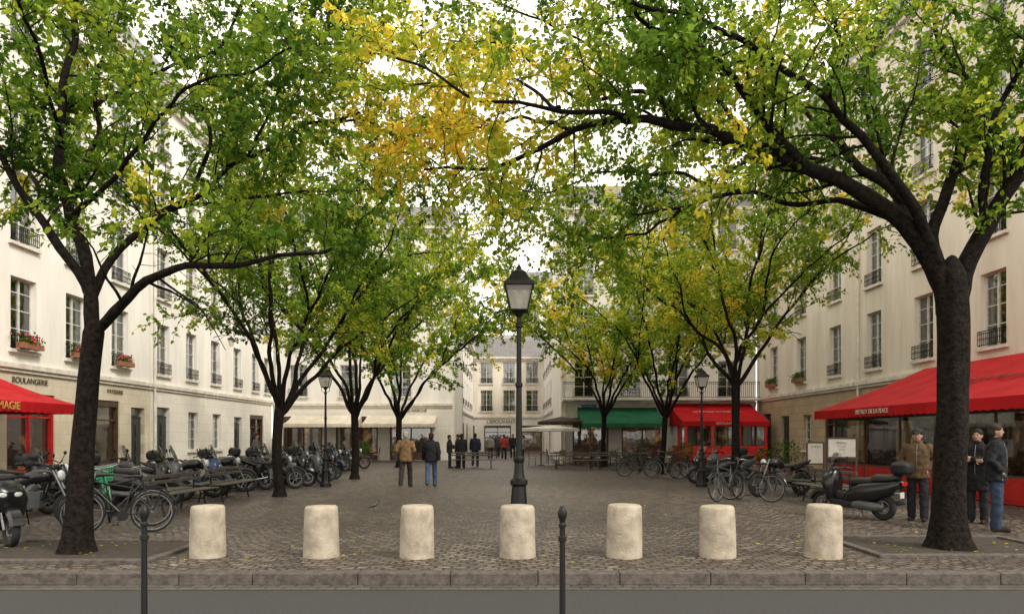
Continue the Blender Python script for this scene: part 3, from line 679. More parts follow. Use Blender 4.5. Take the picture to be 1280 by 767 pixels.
# ------------------------------------------------------------ street lamps
def lamp(loc,scale,label):
    o=thing('street_lamp',label,'street lamp',loc,0,'old-style street lamps on the square'); o.scale=(scale,)*3
    b=MB(); b.lathe([(0,.20),(.10,.20),(.12,.175),(.16,.165),(.20,.145),(.50,.135),(.53,.155),(.57,.155),(.60,.122),(.88,.10),(.92,.125),(.97,.125),(1.0,.085),(1.06,.072),(1.22,.062),(1.25,.08),(1.29,.08),(1.32,.055)],8)
    for i in range(8):
        a=2*math.pi*(i+.5)/8; b.box((.132*math.cos(a),.132*math.sin(a),.35),(.02,.035,.24),a)
    b.build('base','iron',o,smooth=30)
    b=MB(); b.lathe([(1.3,.047),(2.3,.040),(2.32,.053),(2.36,.053),(2.38,.038),(3.15,.033),(3.17,.053),(3.2,.053),(3.23,.031),(3.3,.03),(3.36,.07),(3.4,.11)],14)
    for s in(-1,1): b.tube([(s*.02,0,3.22),(s*.13,0,3.26),(s*.14,0,3.36),(s*.11,0,3.42)],.010,6)
    b.build('pole','iron',o,smooth=30)
    L=mk('lantern',None,o,(0,0,3.4))
    def rr(z,r): return [Vector((r*math.cos(R(45+90*j)),r*math.sin(R(45+90*j)),z)) for j in range(4)]
    s2=math.sqrt(2)
    b=MB(); b.loft([rr(.02,.115*s2),rr(.34,.185*s2)],False); b.build('glass','lglass',L,smooth=0)
    b=MB(); A=rr(0,.12*s2);B=rr(.35,.195*s2)
    for i in range(4): b.tube([A[i],B[i]],.011,6)
    for ring_,z in((A,0),(B,.35)):
        for i in range(4): b.tube([ring_[i],ring_[(i+1)%4]],.012,6)
    b.build('frame','iron',L,smooth=0)
    b=MB(); b.loft([rr(.35,.215*s2),rr(.385,.215*s2),rr(.44,.15*s2),rr(.53,.10*s2)]); b.lathe([(.53,.10),(.56,.105),(.58,.07),(.61,.035),(.63,.035),(.66,.012),(.70,.004)],12)
    b.build('lamp_roof','iron',L,smooth=30)
    b=MB(); b.lathe([(0,.03),(.06,.03),(.08,.045),(.2,.05),(.25,.03),(.26,.01)],12); b.build('bulb','whitec',L)
    return o
lamp((.10,10.35,0),1.0,'black cast-iron street lamp with square lantern behind a stone bollard')
lamp((-5.93,22.9,0),.93,'black cast-iron street lamp between trees and parked motorcycles')
lamp((6.03,22.9,0),.93,'black cast-iron street lamp with lantern beside parked bicycles')
# ------------------------------------------------------------ bollards
for i,px in enumerate((257,400,521,647,781,899,1030)):
    random.seed(100+i); b=MB(); n=28; rs=.226+random.uniform(-.006,.008); H=.68+random.uniform(-.015,.015)
    prof=[(-.02,rs*1.04),(.1,rs*1.03),(.3,rs*1.01),(.5,rs*.99),(H-.05,rs*.97),(H-.015,rs*.94),(H,rs*.86),(H+.008,rs*.5),(H+.01,.01)]
    rings=[]
    for z,r in prof:
        rings.append([Vector((0,0,z))+Vector((math.cos(a),math.sin(a),0))*r*(1+.035*noise.noise(Vector((math.cos(a)*2+i*7,math.sin(a)*2,z*3)))) for a in [2*math.pi*j/n for j in range(n)]])
    b.loft(rings); x=(px-640)/F*9.55
    o=b.build('stone_bollard','granite',None,(x,9.6+random.uniform(-.03,.03),0),(R(random.uniform(-1,1)),R(random.uniform(-1.2,1.2)),random.uniform(0,6)),smooth=50)
    lab(o,'squat round pale stone bollard with weathered surface on the cobbles','bollard','stone bollards across the edge of the square')
def post(loc,label):
    o=thing('metal_post',label,'bollard',loc,0,'slim metal posts by the kerb')
    b=MB(); b.lathe([(0,.045),(.03,.045),(.05,.028),(.12,.026),(.16,.019),(1.0,.016)],14); b.build('shaft','iron',o)
    b=MB(); b.lathe([(1.0,.016),(1.005,.023),(1.03,.023),(1.035,.016),(1.08,.015),(1.085,.022),(1.10,.022),(1.11,.014),(1.125,.018),(1.14,.024),(1.16,.027),(1.18,.024),(1.195,.015),(1.205,.005)],16); b.build('knob','iron',o)
post((.287,4.1,0),'slim black metal post with ball top on the near pavement')
post((-2.12,4.15,0),'slim black metal post with ball top beside the road')
# ------------------------------------------------------------ benches
def bench(loc,rz,label):
    o=thing('park_bench',label,'bench',loc,rz,'benches on the square'); L=2.3
    for s in(-1,1):
        b=MB(); b.M=Matrix.Translation((s*.85,0,0))
        b.tube([(0,-.30,0),(0,-.24,.22),(0,-.30,.40)],.022,6); b.tube([(0,.30,0),(0,.24,.22),(0,.30,.40)],.022,6)
        b.tube([(0,-.45,.40),(0,.45,.40)],.022,6); b.tube([(0,0,.40),(0,0,.80)],.022,6); b.tube([(0,-.24,.22),(0,.24,.22)],.015,6)
        b.build('leg','iron',o)
    b=MB()
    for y in(-.42,-.32,-.22,-.12,.12,.22,.32,.42): b.box((0,y,.44),(L,.07,.03))
    b.build('seat','wood',o,smooth=0,bevel=.006)
    b=MB()
    for z in(.66,.78): b.box((0,0,z),(L,.035,.07))
    b.build('backrest','wood',o,smooth=0,bevel=.006)
bench((-7.2,15.3,0),86,'double-sided slatted bench beside parked scooters'); bench((-7.3,18.3,0),90,'double-sided slatted bench under a tree')
bench((7.5,16.9,0),92,'double-sided slatted bench beside a black scooter'); bench((7.9,20.0,0),90,'double-sided slatted bench near parked bicycles')
bench((-1.9,36,0),0,'slatted bench standing on the open cobbles'); bench((3.0,35,0),2,'slatted bench in front of the terraces'); bench((5.2,35.4,0),0,'slatted bench beside the green-awning terrace')
# ------------------------------------------------------------ bicycles
def wheel(parent,c,Rw,tw,rw,spokes=0,tyre='rubber',rimfull=False):
    w_=mk('wheel',None,parent,c)
    b=MB(); b.torus((0,0,0),Rw-tw,tw,'Y',32,8); b.build('tyre',tyre,w_,smooth=60)
    b=MB(); b.torus((0,0,0),Rw-2*tw,rw,'Y',28,6); b.tube([(0,-.05,0),(0,.05,0)],.02 if spokes>8 else .05,8)
    if spokes:
        for i in range(spokes):
            a=2*math.pi*i/spokes; r=Rw-2*tw; rs=.0022 if spokes>8 else .018
            b.tube([(0,.02*(-1)**i,0),(r*math.cos(a),0,r*math.sin(a))],rs,4,False)
    if rimfull: b.tube([(0,-.03,0),(0,.03,0)],Rw-2*tw-.02,20)
    b.build('rim','steel',w_,smooth=40); return w_
def bicycle(label,loc,rz,paint,basket=False,tilt=6):
    o=thing('bicycle',label,'bicycle',loc,rz,'bicycles parked on the square'); o.rotation_euler=(R(tilt),0,R(rz))
    wheel(o,(.54,0,.34),.34,.02,.012,20); wheel(o,(-.5,0,.34),.34,.02,.012,20)
    b=MB(); BB=(-.06,0,.29)
    for a,c,r in [((.40,0,.78),BB,.018),((-.20,0,.80),BB,.016),((.38,0,.86),(-.18,0,.74),.015),(BB,(-.5,.03,.34),.01),(BB,(-.5,-.03,.34),.01),((-.19,0,.74),(-.5,.03,.34),.009),((-.19,0,.74),(-.5,-.03,.34),.009),((.37,0,.92),(.42,0,.72),.02)]: b.tube([a,c],r,8)
    b.build('frame',paint,o)
    b=MB()
    for s in(-1,1): b.tube([(.42,0,.72),(.43,s*.05,.66),(.50,s*.05,.45),(.54,s*.05,.34)],.011,6)
    b.build('fork',paint,o)
    b=MB(); b.tube([(.37,0,.92),(.35,0,1.02)],.013,8); b.tube([(.22,-.28,1.03),(.33,-.24,1.05),(.40,-.1,1.02),(.40,.1,1.02),(.33,.24,1.05),(.22,.28,1.03)],.012,8)
    b.build('handlebar','steel',o)
    b=MB(); b.loft([ring((-.34,0,.93),.085,.03),ring((-.25,0,.935),.09,.03),ring((-.15,0,.935),.05,.025),ring((-.05,0,.93),.02,.018)]); b.tube([(-.2,0,.78),(-.22,0,.92)],.013,6); b.build('saddle','leather',o)
    for xx,a0,a1 in((.54,40,150),(-.5,20,170)):
        b=MB(); b.torus((xx,0,.34),.375,.012,'Y',16,5,a0,a1); b.build('mudguard',paint,o)
    b=MB(); b.tube([(-.06,.045,.29),(-.06,.055,.29)],.09,20); b.tube([(-.06,.05,.29),(.02,.07,.14)],.009,6); b.tube([(-.06,-.05,.29),(-.14,-.07,.44)],.009,6); b.box((.03,.11,.14),(.09,.08,.02)); b.box((-.15,-.11,.44),(.09,.08,.02))
    b.build('pedals','plastic',o)
    b=MB()
    for y in(-.06,0,.06): b.tube([(-.72,y,.74),(-.26,y,.74)],.006,5)
    for s in(-1,1): b.tube([(-.65,s*.06,.74),(-.5,s*.05,.34)],.006,5)
    b.build('rack','plastic',o)
    if basket:
        b=MB()
        for k in range(5): 
            z=.78+.06*k; ww=.12+.012*k; b.tube([(.50,-ww,z),(.76+.01*k,-ww,z),(.76+.01*k,ww,z),(.50,ww,z),(.50,-ww,z)],.005,4)
        for i in range(9): 
            y=-.12+.03*i; b.tube([(.76,y,.78),(.80,y*1.3,1.02)],.003,4); b.tube([(.50,y,.78),(.50,y*1.3,1.02)],.003,4)
        b.build('basket',paint if paint=='greenp' else 'plastic',o)
    return o
bicycle('black bicycle leaning by the tree trunk',(-6.5,11.9,0),200,'blackp')
bicycle('green bicycle with front basket parked beside scooters',(-7.75,13.9,0),-62,'greenp',True)
GB=bicycle('green bicycle parked close behind another',(-8.15,14.5,0),-55,'greenp')
bicycle('dark bicycle with front basket parked by the lamp',(5.4,17.9,0),222,'greyp',True)
bicycle('black bicycle parked beside another bicycle',(5.9,17.8,0),140,'blackp')
BI=bicycle('dark bicycle in a row near the trees',(5.9,27.4,0),150,'blackp')
for x,y,rz in((6.6,27.8,40),(7.3,28.3,20),(5.3,33.5,160),(6.1,34,30),(7.2,33.5,10),(-6.9,12.6,30),(5.0,28.5,170)): copy_tree(BI,None,(x,y,0),rz,tilt=R(-6))
# ------------------------------------------------------------ scooters
def scooter(label,loc,rz,paint,case=True,screen=True,s=1,big=False,group='scooters and motorcycles parked on the square'):
    o=thing('motor_scooter',label,'motor scooter',loc,rz,group); o.scale=(s,)*3
    wheel(o,(.70,0,.27),.27,.06,.03,5); wheel(o,(-.62,0,.27),.27,.07,.03,5)
    b=MB(); b.loft([ring((x,0,z),a,c,p=2.8) for x,z,a,c in((-1.05,.80,.03,.03),(-.99,.76,.13,.09),(-.8,.68,.20,.16),(-.5,.60,.23,.22),(-.2,.55,.22,.24),(.02,.48,.20,.20),(.14,.40,.17,.13),(.2,.36,.14,.07))]); b.build('body',paint,o)
    b=MB(); b.loft([ring((x,0,z),a,c,p=4) for x,z,a,c in((-.2,.30,.2,.09),(.1,.30,.22,.075),(.36,.31,.22,.08),(.48,.38,.19,.07))]); b.loft([ring((x,0,z),a,c) for x,z,a,c in((.05,.4,.09,.1),(.25,.42,.08,.1),(.42,.5,.09,.12))]); b.build('footboard','plastic',o)
    b=MB(); b.loft([ring((x,0,z),a,c,ax='Z') for x,z,a,c in((.45,.28,.14,.05),(.46,.40,.21,.09),(.48,.56,.27,.13),(.50,.72,.28,.17),(.50,.84,.25,.18),(.48,.94,.19,.14),(.45,1.0,.13,.09),(.43,1.03,.07,.05))]); b.build('leg_shield',paint,o)
    b=MB(); K=[]
    for k in range(9):
        a=R(15+k*17.5); K.append([Vector((.70+(.31+dr)*math.cos(a),y,.27+(.31+dr)*math.sin(a))) for y,dr in((-.10,-.05),(-.07,.02),(.07,.02),(.10,-.05))])
    b.loft(K); b.build('front_mudguard',paint,o)
    b=MB()
    for y in(-.09,.09): b.tube([(.70,y,.27),(.52,y,.62)],.024,8)
    b.build('fork','steel',o)
    for q in (-1,1):
        b=MB(); b.ell((.645,q*.09,.80),(.035,.075,.05)); b.build('headlight','lens',o)
    b=MB(); b.tube([(.28,-.36,1.03),(.38,-.22,1.06),(.42,0,1.02),(.38,.22,1.06),(.28,.36,1.03)],.02,8); b.ell((.42,0,1.04),(.08,.15,.05))
    for q in(-1,1): b.tube([(.27,q*.37,1.03),(.34,q*.24,1.05)],.026,8)
    b.build('handlebar','plastic',o)
    for q in(-1,1):
        b=MB(); b.tube([(.37,q*.22,1.04),(.38,q*.27,1.15),(.36,q*.33,1.22)],.007,5); b.ell((.36,q*.36,1.25),(.02,.075,.05)); b.build('mirror','plastic',o)
    b=MB(); b.loft([ring((x,0,z),a,c,p=3) for x,z,a,c in((-.95,.90,.12,.05),(-.78,.88,.18,.08),(-.5,.87,.18,.085),(-.42,.81,.18,.07),(-.1,.79,.17,.08),(.02,.75,.12,.06),(.06,.7,.06,.03))]); b.build('seat','leather',o)
    b=MB(); b.loft([ring((x,-.2,z),a,c) for x,z,a,c in((-.05,.3,.03,.04),(-.3,.3,.055,.06),(-.6,.32,.06,.07),(-.98,.40,.05,.06))]); b.loft([ring((x,.15,z),a,c) for x,z,a,c in((-.0,.30,.05,.05),(-.2,.30,.09,.10),(-.6,.28,.08,.09),(-.7,.28,.04,.05))]); b.tube([(-.05,-.15,.25),(-.1,-.2,.02)],.012,6); b.tube([(-.05,.15,.25),(-.1,.2,.02)],.012,6); b.build('engine','greyp',o)
    b=MB(); b.loft([ring((-1.055,0,z),a,.012,ax='Z') for z,a in((.74,.1),(.78,.12),(.82,.1))]); b.build('tail_light','redlens',o)
    b=MB(); b.box((-1.0,0,.54),(.012,.16,.12)); b.box((-.9,0,.58),(.2,.12,.02)); b.build('number_plate',['plate'],o)
    if screen:
        b=MB(); rows=[]
        for z,x,w_ in((.95,.60,.16),(1.10,.56,.22),(1.24,.50,.22),(1.38,.43,.15)): rows.append([(x-.10*(y/.21)**2,y,z) for y in [w_*(k-3)/3 for k in range(7)]])
        for i in range(3):
            for k in range(6): b.quad(rows[i][k],rows[i][k+1],rows[i+1][k+1],rows[i+1][k])
        b.build('windscreen','screen',o,smooth=60)
    if case:
        b=MB(); b.loft([ring((-1.0,0,z),a,c,p=3.5,ax='Z') for z,a,c in((.97,.15,.14),(1.01,.19,.18),(1.1,.205,.195),(1.16,.20,.185),(1.21,.15,.14),(1.23,.07,.07))]); b.tube([(-.85,0,.92),(-1.0,0,.98)],.05,8); b.build('top_case','plastic',o)
    return o
def motorcycle(label,loc,rz,paint):
    o=thing('motorcycle',label,'motorcycle',loc,rz,'scooters and motorcycles parked on the square')
    wheel(o,(.74,0,.31),.31,.055,.025,6); wheel(o,(-.68,0,.31),.31,.065,.025,6)
    b=MB(); b.loft([ring((x,0,z),a,c) for x,z,a,c in((-.08,.80,.08,.06),(.02,.84,.13,.11),(.18,.88,.16,.13),(.34,.90,.14,.11),(.42,.90,.07,.06))]); b.build('fuel_tank',paint,o)
    b=MB(); b.loft([ring((x,0,z),a,c,p=3) for x,z,a,c in((-.85,.93,.08,.03),(-.6,.86,.13,.05),(-.3,.81,.14,.05),(0,.80,.09,.05))]); b.build('seat','leather',o)
    b=MB(); b.box((.08,0,.48),(.36,.26,.3)); b.tube([(.05,0,.6),(.18,0,.76)],.1,10); b.tube([(.2,.14,.5),(.05,.17,.28),(-.3,.18,.28)],.03,8); b.tube([(-.3,.18,.28),(-.85,.19,.42)],.05,10); b.build('engine','greyp',o,bevel=.02)
    b=MB(); b.tube([(.42,0,.92),(.3,0,.5),(0,0,.32),(-.2,0,.4),(-.3,0,.75)],.025,8); b.tube([(-.15,.1,.38),(-.68,.1,.31)],.025,8); b.tube([(-.15,-.1,.38),(-.68,-.1,.31)],.025,8); b.tube([(.4,0,.86),(-.8,0,.8)],.02,8); b.tube([(0,.1,.3),(.0,.28,.02)],.012,6); b.build('frame','blackp',o)
    b=MB()
    for y in(-.1,.1): b.tube([(.74,y,.31),(.45,y,1.0)],.023,8)
    b.build('fork','steel',o)
    b=MB(); b.ell((.56,0,.90),(.07,.1,.1)); b.build('headlight','lens',o)
    b=MB(); b.tube([(.28,-.37,1.06),(.38,-.2,1.09),(.44,0,1.02),(.38,.2,1.09),(.28,.37,1.06)],.014,8)
    b.build('handlebar','plastic',o)
    for q in(-1,1):
        b=MB(); b.tube([(.36,q*.22,1.08),(.38,q*.3,1.22)],.007,5); b.ell((.37,q*.33,1.25),(.018,.06,.04)); b.build('mirror','plastic',o)
    b=MB(); b.loft([ring((x,0,z),a,c) for x,z,a,c in((-1.0,.95,.03,.02),(-.85,.88,.1,.05),(-.55,.78,.12,.08),(-.35,.74,.1,.08))]); b.build('tail_fairing',paint,o)
    for xx,rr_,a0,a1 in((.74,.35,30,150),(-.68,.36,60,170)):
        b=MB(); b.torus((xx,0,.31),rr_,.033,'Y',14,6,a0,a1); b.build('mudguard',paint,o)
    return o
scooter('dark scooter beside the shop terrace',(-7.75,10.8,0),-38,'blackp',False,False,.95)
motorcycle('dark motorcycle parked beside the shop terrace',(-8.6,12.7,0),20,'blackp')
S1=scooter('black scooter with top case parked in a row',(-8.6,16.6,0),15,'blackp')
S2=scooter('grey scooter with windscreen parked in a row',(-8.8,17.6,0),20,'greyp',False)
S3=motorcycle('black motorcycle parked in a row',(-8.5,18.6,0),18,'blackp')
S4=scooter('blue scooter with top case parked in a row',(-8.6,19.5,0),12,'bluep',True)
S5=copy_tree(S3,None,(-8.4,20.5,0),22)
random.seed(77); seq=[S1,S3,S2,S1,S3,S1,S4,S3,S2,S1,S3,S4,S1,S3,S1,S2,S3]
for i,s_ in enumerate(seq): copy_tree(s_,None,(-8.2+random.uniform(-.25,.25),21.4+i*.86,0),15+random.uniform(-12,14))
for i,s_ in enumerate([S1,S3,S1,S2]): copy_tree(s_,None,(-9.9+random.uniform(-.2,.2),14.2+i*1.1,0),60+random.uniform(-12,14))
for i,s_ in enumerate([S3,S1,S2,S3,S1]): copy_tree(s_,None,(-7.2+random.uniform(-.2,.2),21.6+i*1.2,0),30+random.uniform(-12,14))
scooter('big black touring scooter with large top case beside a bench',(6.75,14.2,0),126,'blackp',True,True,.92)
motorcycle('black motorcycle parked behind the bicycles',(7.2,19.3,0),200,'blackp')
copy_tree(S1,None,(6.9,24.6,0),190); copy_tree(S2,None,(7.6,25.4,0),185)
# ------------------------------------------------------------ people
def cloth(name,c,r=.8): return pm(name,c,tuple(x*.7 for x in c),14,r,spec=.2,bump=.3,bscale=18)
wr_tex=bpy.data.textures.new('cloth_folds','CLOUDS'); wr_tex.noise_scale=.09; wr_tex.noise_depth=2
def person(label,loc,rz,h=1.72,top=(.05,.05,.05),legs=(.03,.035,.05),hair=(.03,.02,.015),pose='stand',arms='hang',near=False,bag=False,long=False,cap=False):
    o=thing('person',label,'person',loc,rz); k=h/1.72; o.scale=(k,)*3
    vox=.011 if near else .022
    sw={'stand':(0,0),'walk':(-.20,.22),'step':(.08,-.06)}[pose]
    J={}
    for s,q in((-1,sw[0]),(1,sw[1])):
        hip=Vector((s*.09,0,.92)); ank=Vector((s*.11,q,.09+(.05 if q>.15 else 0))); kn=hip.lerp(ank,.5)+Vector((s*.01,-.05 if abs(q)>.1 else -.015,0))
        sh=Vector((s*.185,.01,1.40)); as_=-q*.5
        if arms=='hang': el=Vector((s*.25,.04+as_*.6,1.13)); wr=Vector((s*.255,-.03+as_*1.6,.88))
        elif arms=='pocket': el=Vector((s*.285,.09,1.15)); wr=Vector((s*.175,-.05,.98))
        elif arms=='fold': el=Vector((s*.25,-.02,1.13)); wr=Vector((-s*.02,-.20,1.17+s*.02))
        else: el=Vector((s*.25,-.02,1.12)); wr=Vector((s*.14,-.24,1.14 if s>0 else 1.0))
        J[s]=(hip,kn,ank,sh,el,wr)
    def limb(b,pts,rs):
        for i in range(len(pts)-1): b.caps(pts[i],pts[i+1],rs[i],rs[i+1])
    b=MB(); b.ell((0,-.005,1.615),(.074,.092,.108)); b.ell((0,-.035,1.56),(.052,.056,.055)); b.caps((0,-.090,1.618),(0,-.103,1.592),.009,.014,8)
    for s in(-1,1): b.ell((s*.076,.005,1.605),(.012,.02,.03))
    b.caps((-.025,-.085,1.645),(.025,-.085,1.645),.01,.01)
    b.caps((0,.01,1.56),(0,.015,1.42),.052,.06)
    b.ell((0,0,1.28),(.155,.10,.18)); b.ell((0,0,1.05),(.13,.09,.14)); b.ell((0,.01,.94),(.15,.105,.11)); b.caps((-.16,.01,1.40),(.16,.01,1.40),.05,.05)
    for s in(-1,1):
        hip,kn,ank,sh,el,wr=J[s]
        limb(b,[sh,el,wr],[.05,.038,.026]); limb(b,[hip,kn,ank],[.08,.052,.036])
        b.caps(ank+Vector((0,.02,-.05)),ank+Vector((s*.015,-.15,-.055)),.035,.028)
        d=(wr-el).normalized()
        if arms=='pocket': d=Vector((-s*.1,0,-1)).normalized()
        sd=Vector((0,1,0)) if arms!='fold' else Vector((0,0,1)); sd=(sd-d*sd.dot(d)).normalized(); nrm=d.cross(sd)
        pc=wr+d*.05; rot=Matrix((sd,nrm,d)).transposed()
        b.ell(pc,(.042,.017,.055),rot)
        for i,(off,ln) in enumerate(((-.030,.068),(-.010,.078),(.010,.072),(.030,.056))):
            a=wr+d*.088+sd*off; m_=a+d*ln*.5+nrm*.008*s; e=m_+d*ln*.45+nrm*.022*s; b.caps(a,m_,.0105,.0095,8); b.caps(m_,e,.0095,.008,8)
        a=wr+d*.03-sd*.036; b.caps(a,a-sd*.025+d*.028,.012,.011,8); b.caps(a-sd*.025+d*.028,a-sd*.028+d*.058,.011,.009,8)
    def fuse(b,name,mat,v,it=2,fac=.5,fold=0):
        ob=b.build(name,mat,o,smooth=0); md=ob.modifiers.new('r','REMESH'); md.mode='VOXEL'; md.voxel_size=v; md.use_smooth_shade=True
        sm=ob.modifiers.new('s','SMOOTH'); sm.iterations=it; sm.factor=fac
        if fold:
            dm=ob.modifiers.new('d','DISPLACE'); dm.texture=wr_tex; dm.strength=fold; dm.mid_level=.45; dm.texture_coords='LOCAL'
        return ob
    fuse(b,'body','skin',vox,2)
    if near:
        for s in(-1,1):
            b=MB(); b.ell((s*.029,-.090,1.622),(.010,.006,.005)); b.build('eye','dark',o)
            b=MB(); b.caps((s*.016,-.096,1.645),(s*.042,-.088,1.647),.004,.003,6); b.build('eyebrow','brown',o)
        b=MB(); b.ell((0,-.091,1.562),(.022,.008,.006)); b.build('mouth','lip',o)
    b=MB(); zb=.80 if not long else .60
    b.loft([ring((0,.005,z),a,c,18,2.5,'H') for z,a,c in((zb,.205,.150),(zb+.04,.212,.158),(.98,.20,.152),(1.08,.19,.146),(1.25,.205,.146),(1.36,.20,.125),(1.43,.15,.09),(1.47,.09,.078),(1.515,.082,.075))])
    for s in(-1,1):
        hip,kn,ank,sh,el,wr=J[s]; limb(b,[sh-Vector((0,0,.01)),el,wr-(wr-el).normalized()*.01],[.080,.066,.052])
    fuse(b,'jacket',cloth('jacket_cloth',top),max(vox,.014),2,fold=.035)
    if near:
        b=MB(); b.tube([(0,-.142,zb+.03),(0,-.150,1.1),(0,-.145,1.28),(0,-.10,1.44)],.006,6); b.build('zip','steel',o)
    b=MB(); b.ell((0,.008,.93),(.163,.115,.12))
    for s in(-1,1):
        hip,kn,ank,*_=J[s]; limb(b,[hip,kn,ank+Vector((0,0,-.01))],[.100,.080,.072])
    fuse(b,'trousers',cloth('trouser_cloth',legs),max(vox,.014),2,fold=.03)
    b=MB()
    for s in(-1,1):
        ank=J[s][2]; dz=ank.z-.09; b.caps((ank.x,ank.y+.03,.045+dz),(ank.x+s*.02,ank.y-.16,.040+dz),.045,.038); b.box((ank.x+s*.01,ank.y-.06,.012+dz),(.085,.26,.022)); b.caps(ank,ank-Vector((0,0,.04)),.045,.045)
    fuse(b,'shoes',cloth('shoe_leather',(.03,.022,.018),.4),max(vox,.014),2)
    b=MB(); b.ell((0,.016,1.658),(.090,.104,.092)); b.ell((0,.045,1.60),(.084,.075,.095))
    fuse(b,'hair',cloth('hair',hair,.7),max(vox,.014),2,fold=.02)
    if cap:
        b=MB(); b.ell((0,.008,1.69),(.102,.115,.065)); b.loft([ring((0,-.09-.03*i,1.675-.006*i),.08-.012*i,.008,14,2.6,'Y') for i in range(4)]); fuse(b,'cap',cloth('cap_cloth',(.03,.03,.035)),.011,1)
    if bag:
        b=MB(); b.box((.27,.06,.95),(.10,.26,.24)); b.tube([(.27,-.03,1.06),(.19,-.09,1.3),(.0,0,1.50),(-.05,.13,1.40),(.24,.16,1.06)],.012,6)
        bo=b.build('shoulder_bag','leather',o,bevel=.02)
    return o
person('person in tan jacket and dark trousers walking away across the cobbles',G(507,22.6),178,1.74,(.19,.12,.06),(.035,.03,.03),(.35,.33,.30),'walk','pocket',bag=True)
person('person in black jacket and blue jeans walking away across the cobbles',G(539,22.9),184,1.70,(.015,.015,.02),(.06,.10,.17),(.02,.015,.012),'walk','hang')
person('man in brown jacket and dark cap standing before the red awning',G(1147,13.7),-35,1.72,(.11,.068,.038),(.025,.025,.03),(.03,.02,.015),'step','pocket',near=True,cap=True)
person('man in dark jacket and jeans standing with hands in pockets',G(1245,12.2),60,1.80,(.014,.016,.022),(.035,.055,.10),(.04,.03,.02),'stand','pocket',near=True)
person('person in black coat standing in the shade of the tree',G(1222,13.3),-50,1.72,(.012,.012,.014),(.02,.02,.024),(.015,.012,.01),'stand','fold',near=True,long=True)
person('person in grey jacket standing among parked motorcycles',G(320,25),120,1.72,(.10,.10,.11),(.03,.03,.04),(.05,.03,.02),'step','hold')
fp=[(562,36.5,90,(.03,.03,.035),'stand','fold'),(572,37,-80,(.12,.04,.04),'stand','hold'),(577,36.3,170,(.02,.02,.02),'stand','hang'),(594,38,180,(.02,.025,.05),'walk','hang'),
    (613,52,0,(.3,.28,.25),'walk','hang'),(622,54,10,(.06,.06,.08),'walk','hang'),(630,50,180,(.35,.05,.04),'walk','pocket'),(641,53,0,(.02,.02,.02),'stand','hang'),(654,46,-90,(.25,.22,.18),'stand','fold')]
nm={(.03,.03,.035):'dark coat',(.12,.04,.04):'maroon jacket',(.02,.02,.02):'black jacket',(.02,.025,.05):'navy jacket',(.3,.28,.25):'beige coat',(.06,.06,.08):'grey coat',(.35,.05,.04):'red jacket',(.25,.22,.18):'sand coat'}
for i,(px,D,rz,c,ps,ar) in enumerate(fp):
    person('person in %s %s on the cobbles'%(nm[c],{'stand':'standing','walk':'walking'}[ps]),G(px,D),rz,1.66+.03*(i%4),c,(.03,.03,.045),(.03,.02,.015),ps,ar)
# ------------------------------------------------------------ cafe furniture, umbrellas, boards
def parasol(label,loc,r,zt,mat,drop=.45):
    o=thing('parasol',label,'parasol',loc,0); b=MB(); n=8
    b.loft([[Vector((rr*math.cos(2*math.pi*(j+.5)/n),rr*math.sin(2*math.pi*(j+.5)/n),z)) for j in range(n)] for z,rr in((zt-drop-.16,r),(zt-drop,r),(zt-drop*.5,r*.55),(zt,.03))],False); b.build('canopy',mat,o,smooth=0)
    b=MB(); b.tube([(0,0,0),(0,0,zt+.05)],.03,8); b.lathe([(0,.3),(.06,.3),(.08,.05)],16); b.build('pole','frame',o)
parasol('low flat cream parasol over cafe tables',(2.1,40,0),1.7,2.2,'whitec',.16); parasol('dark brown parasol beside the terrace',(2.9,42,0),1.5,2.75,'darkc',.3)
def table(loc):
    o=thing('cafe_table','small round bistro table on the terrace','table',loc,0,'bistro tables'); b=MB(); b.lathe([(.72,.32),(.75,.32)],20); b.build('table_top','brown',o)
    b=MB(); b.lathe([(0,.2),(.03,.2),(.05,.03),(.72,.03)],12); b.build('leg','iron',o); return o
def chair(loc,rz):
    o=thing('cafe_chair','woven bistro chair at a terrace table','chair',loc,rz,'bistro chairs')
    b=MB(); b.lathe([(.44,.19),(.47,.2),(.475,.17)],16); b.build('seat','creamc',o)
    for x,y in((-.16,-.16),(.16,-.16),(-.16,.16),(.16,.16)):
        b=MB(); b.tube([(x,y,.45),(x*1.15,y*1.15,0)],.014,6); b.build('leg','brown',o)
    b=MB(); b.tube([(-.17,.16,.45),(-.17,.22,.8),(0,.25,.9),(.17,.22,.8),(.17,.16,.45)],.014,6); b.box((0,.225,.7),(.3,.015,.22)); b.build('backrest','brown',o); return o
TB=table((1.6,39.6,0)); CHR=chair((1.1,39.5,0),90)
random.seed(5)
for i in range(7):
    x=2.6+i*.95; y=39.4+random.uniform(-.5,1.0); copy_tree(TB,None,(x,y,0),0); copy_tree(CHR,None,(x-.45,y+.1,0),90+random.uniform(-20,20)); copy_tree(CHR,None,(x+.1,y-.5,0),180+random.uniform(-20,20))
for i in range(4):
    x=-13.5+i*2.2; y=45.6; copy_tree(TB,None,(x,y,0),0); copy_tree(CHR,None,(x-.5,y,0),90); copy_tree(CHR,None,(x+.5,y,0),-90)
for i in range(5):
    y=15+i*2.2; copy_tree(TB,None,(12.6,y,0),0); copy_tree(CHR,None,(12.6,y-.55,0),180); copy_tree(CHR,None,(12.6,y+.55,0),0)
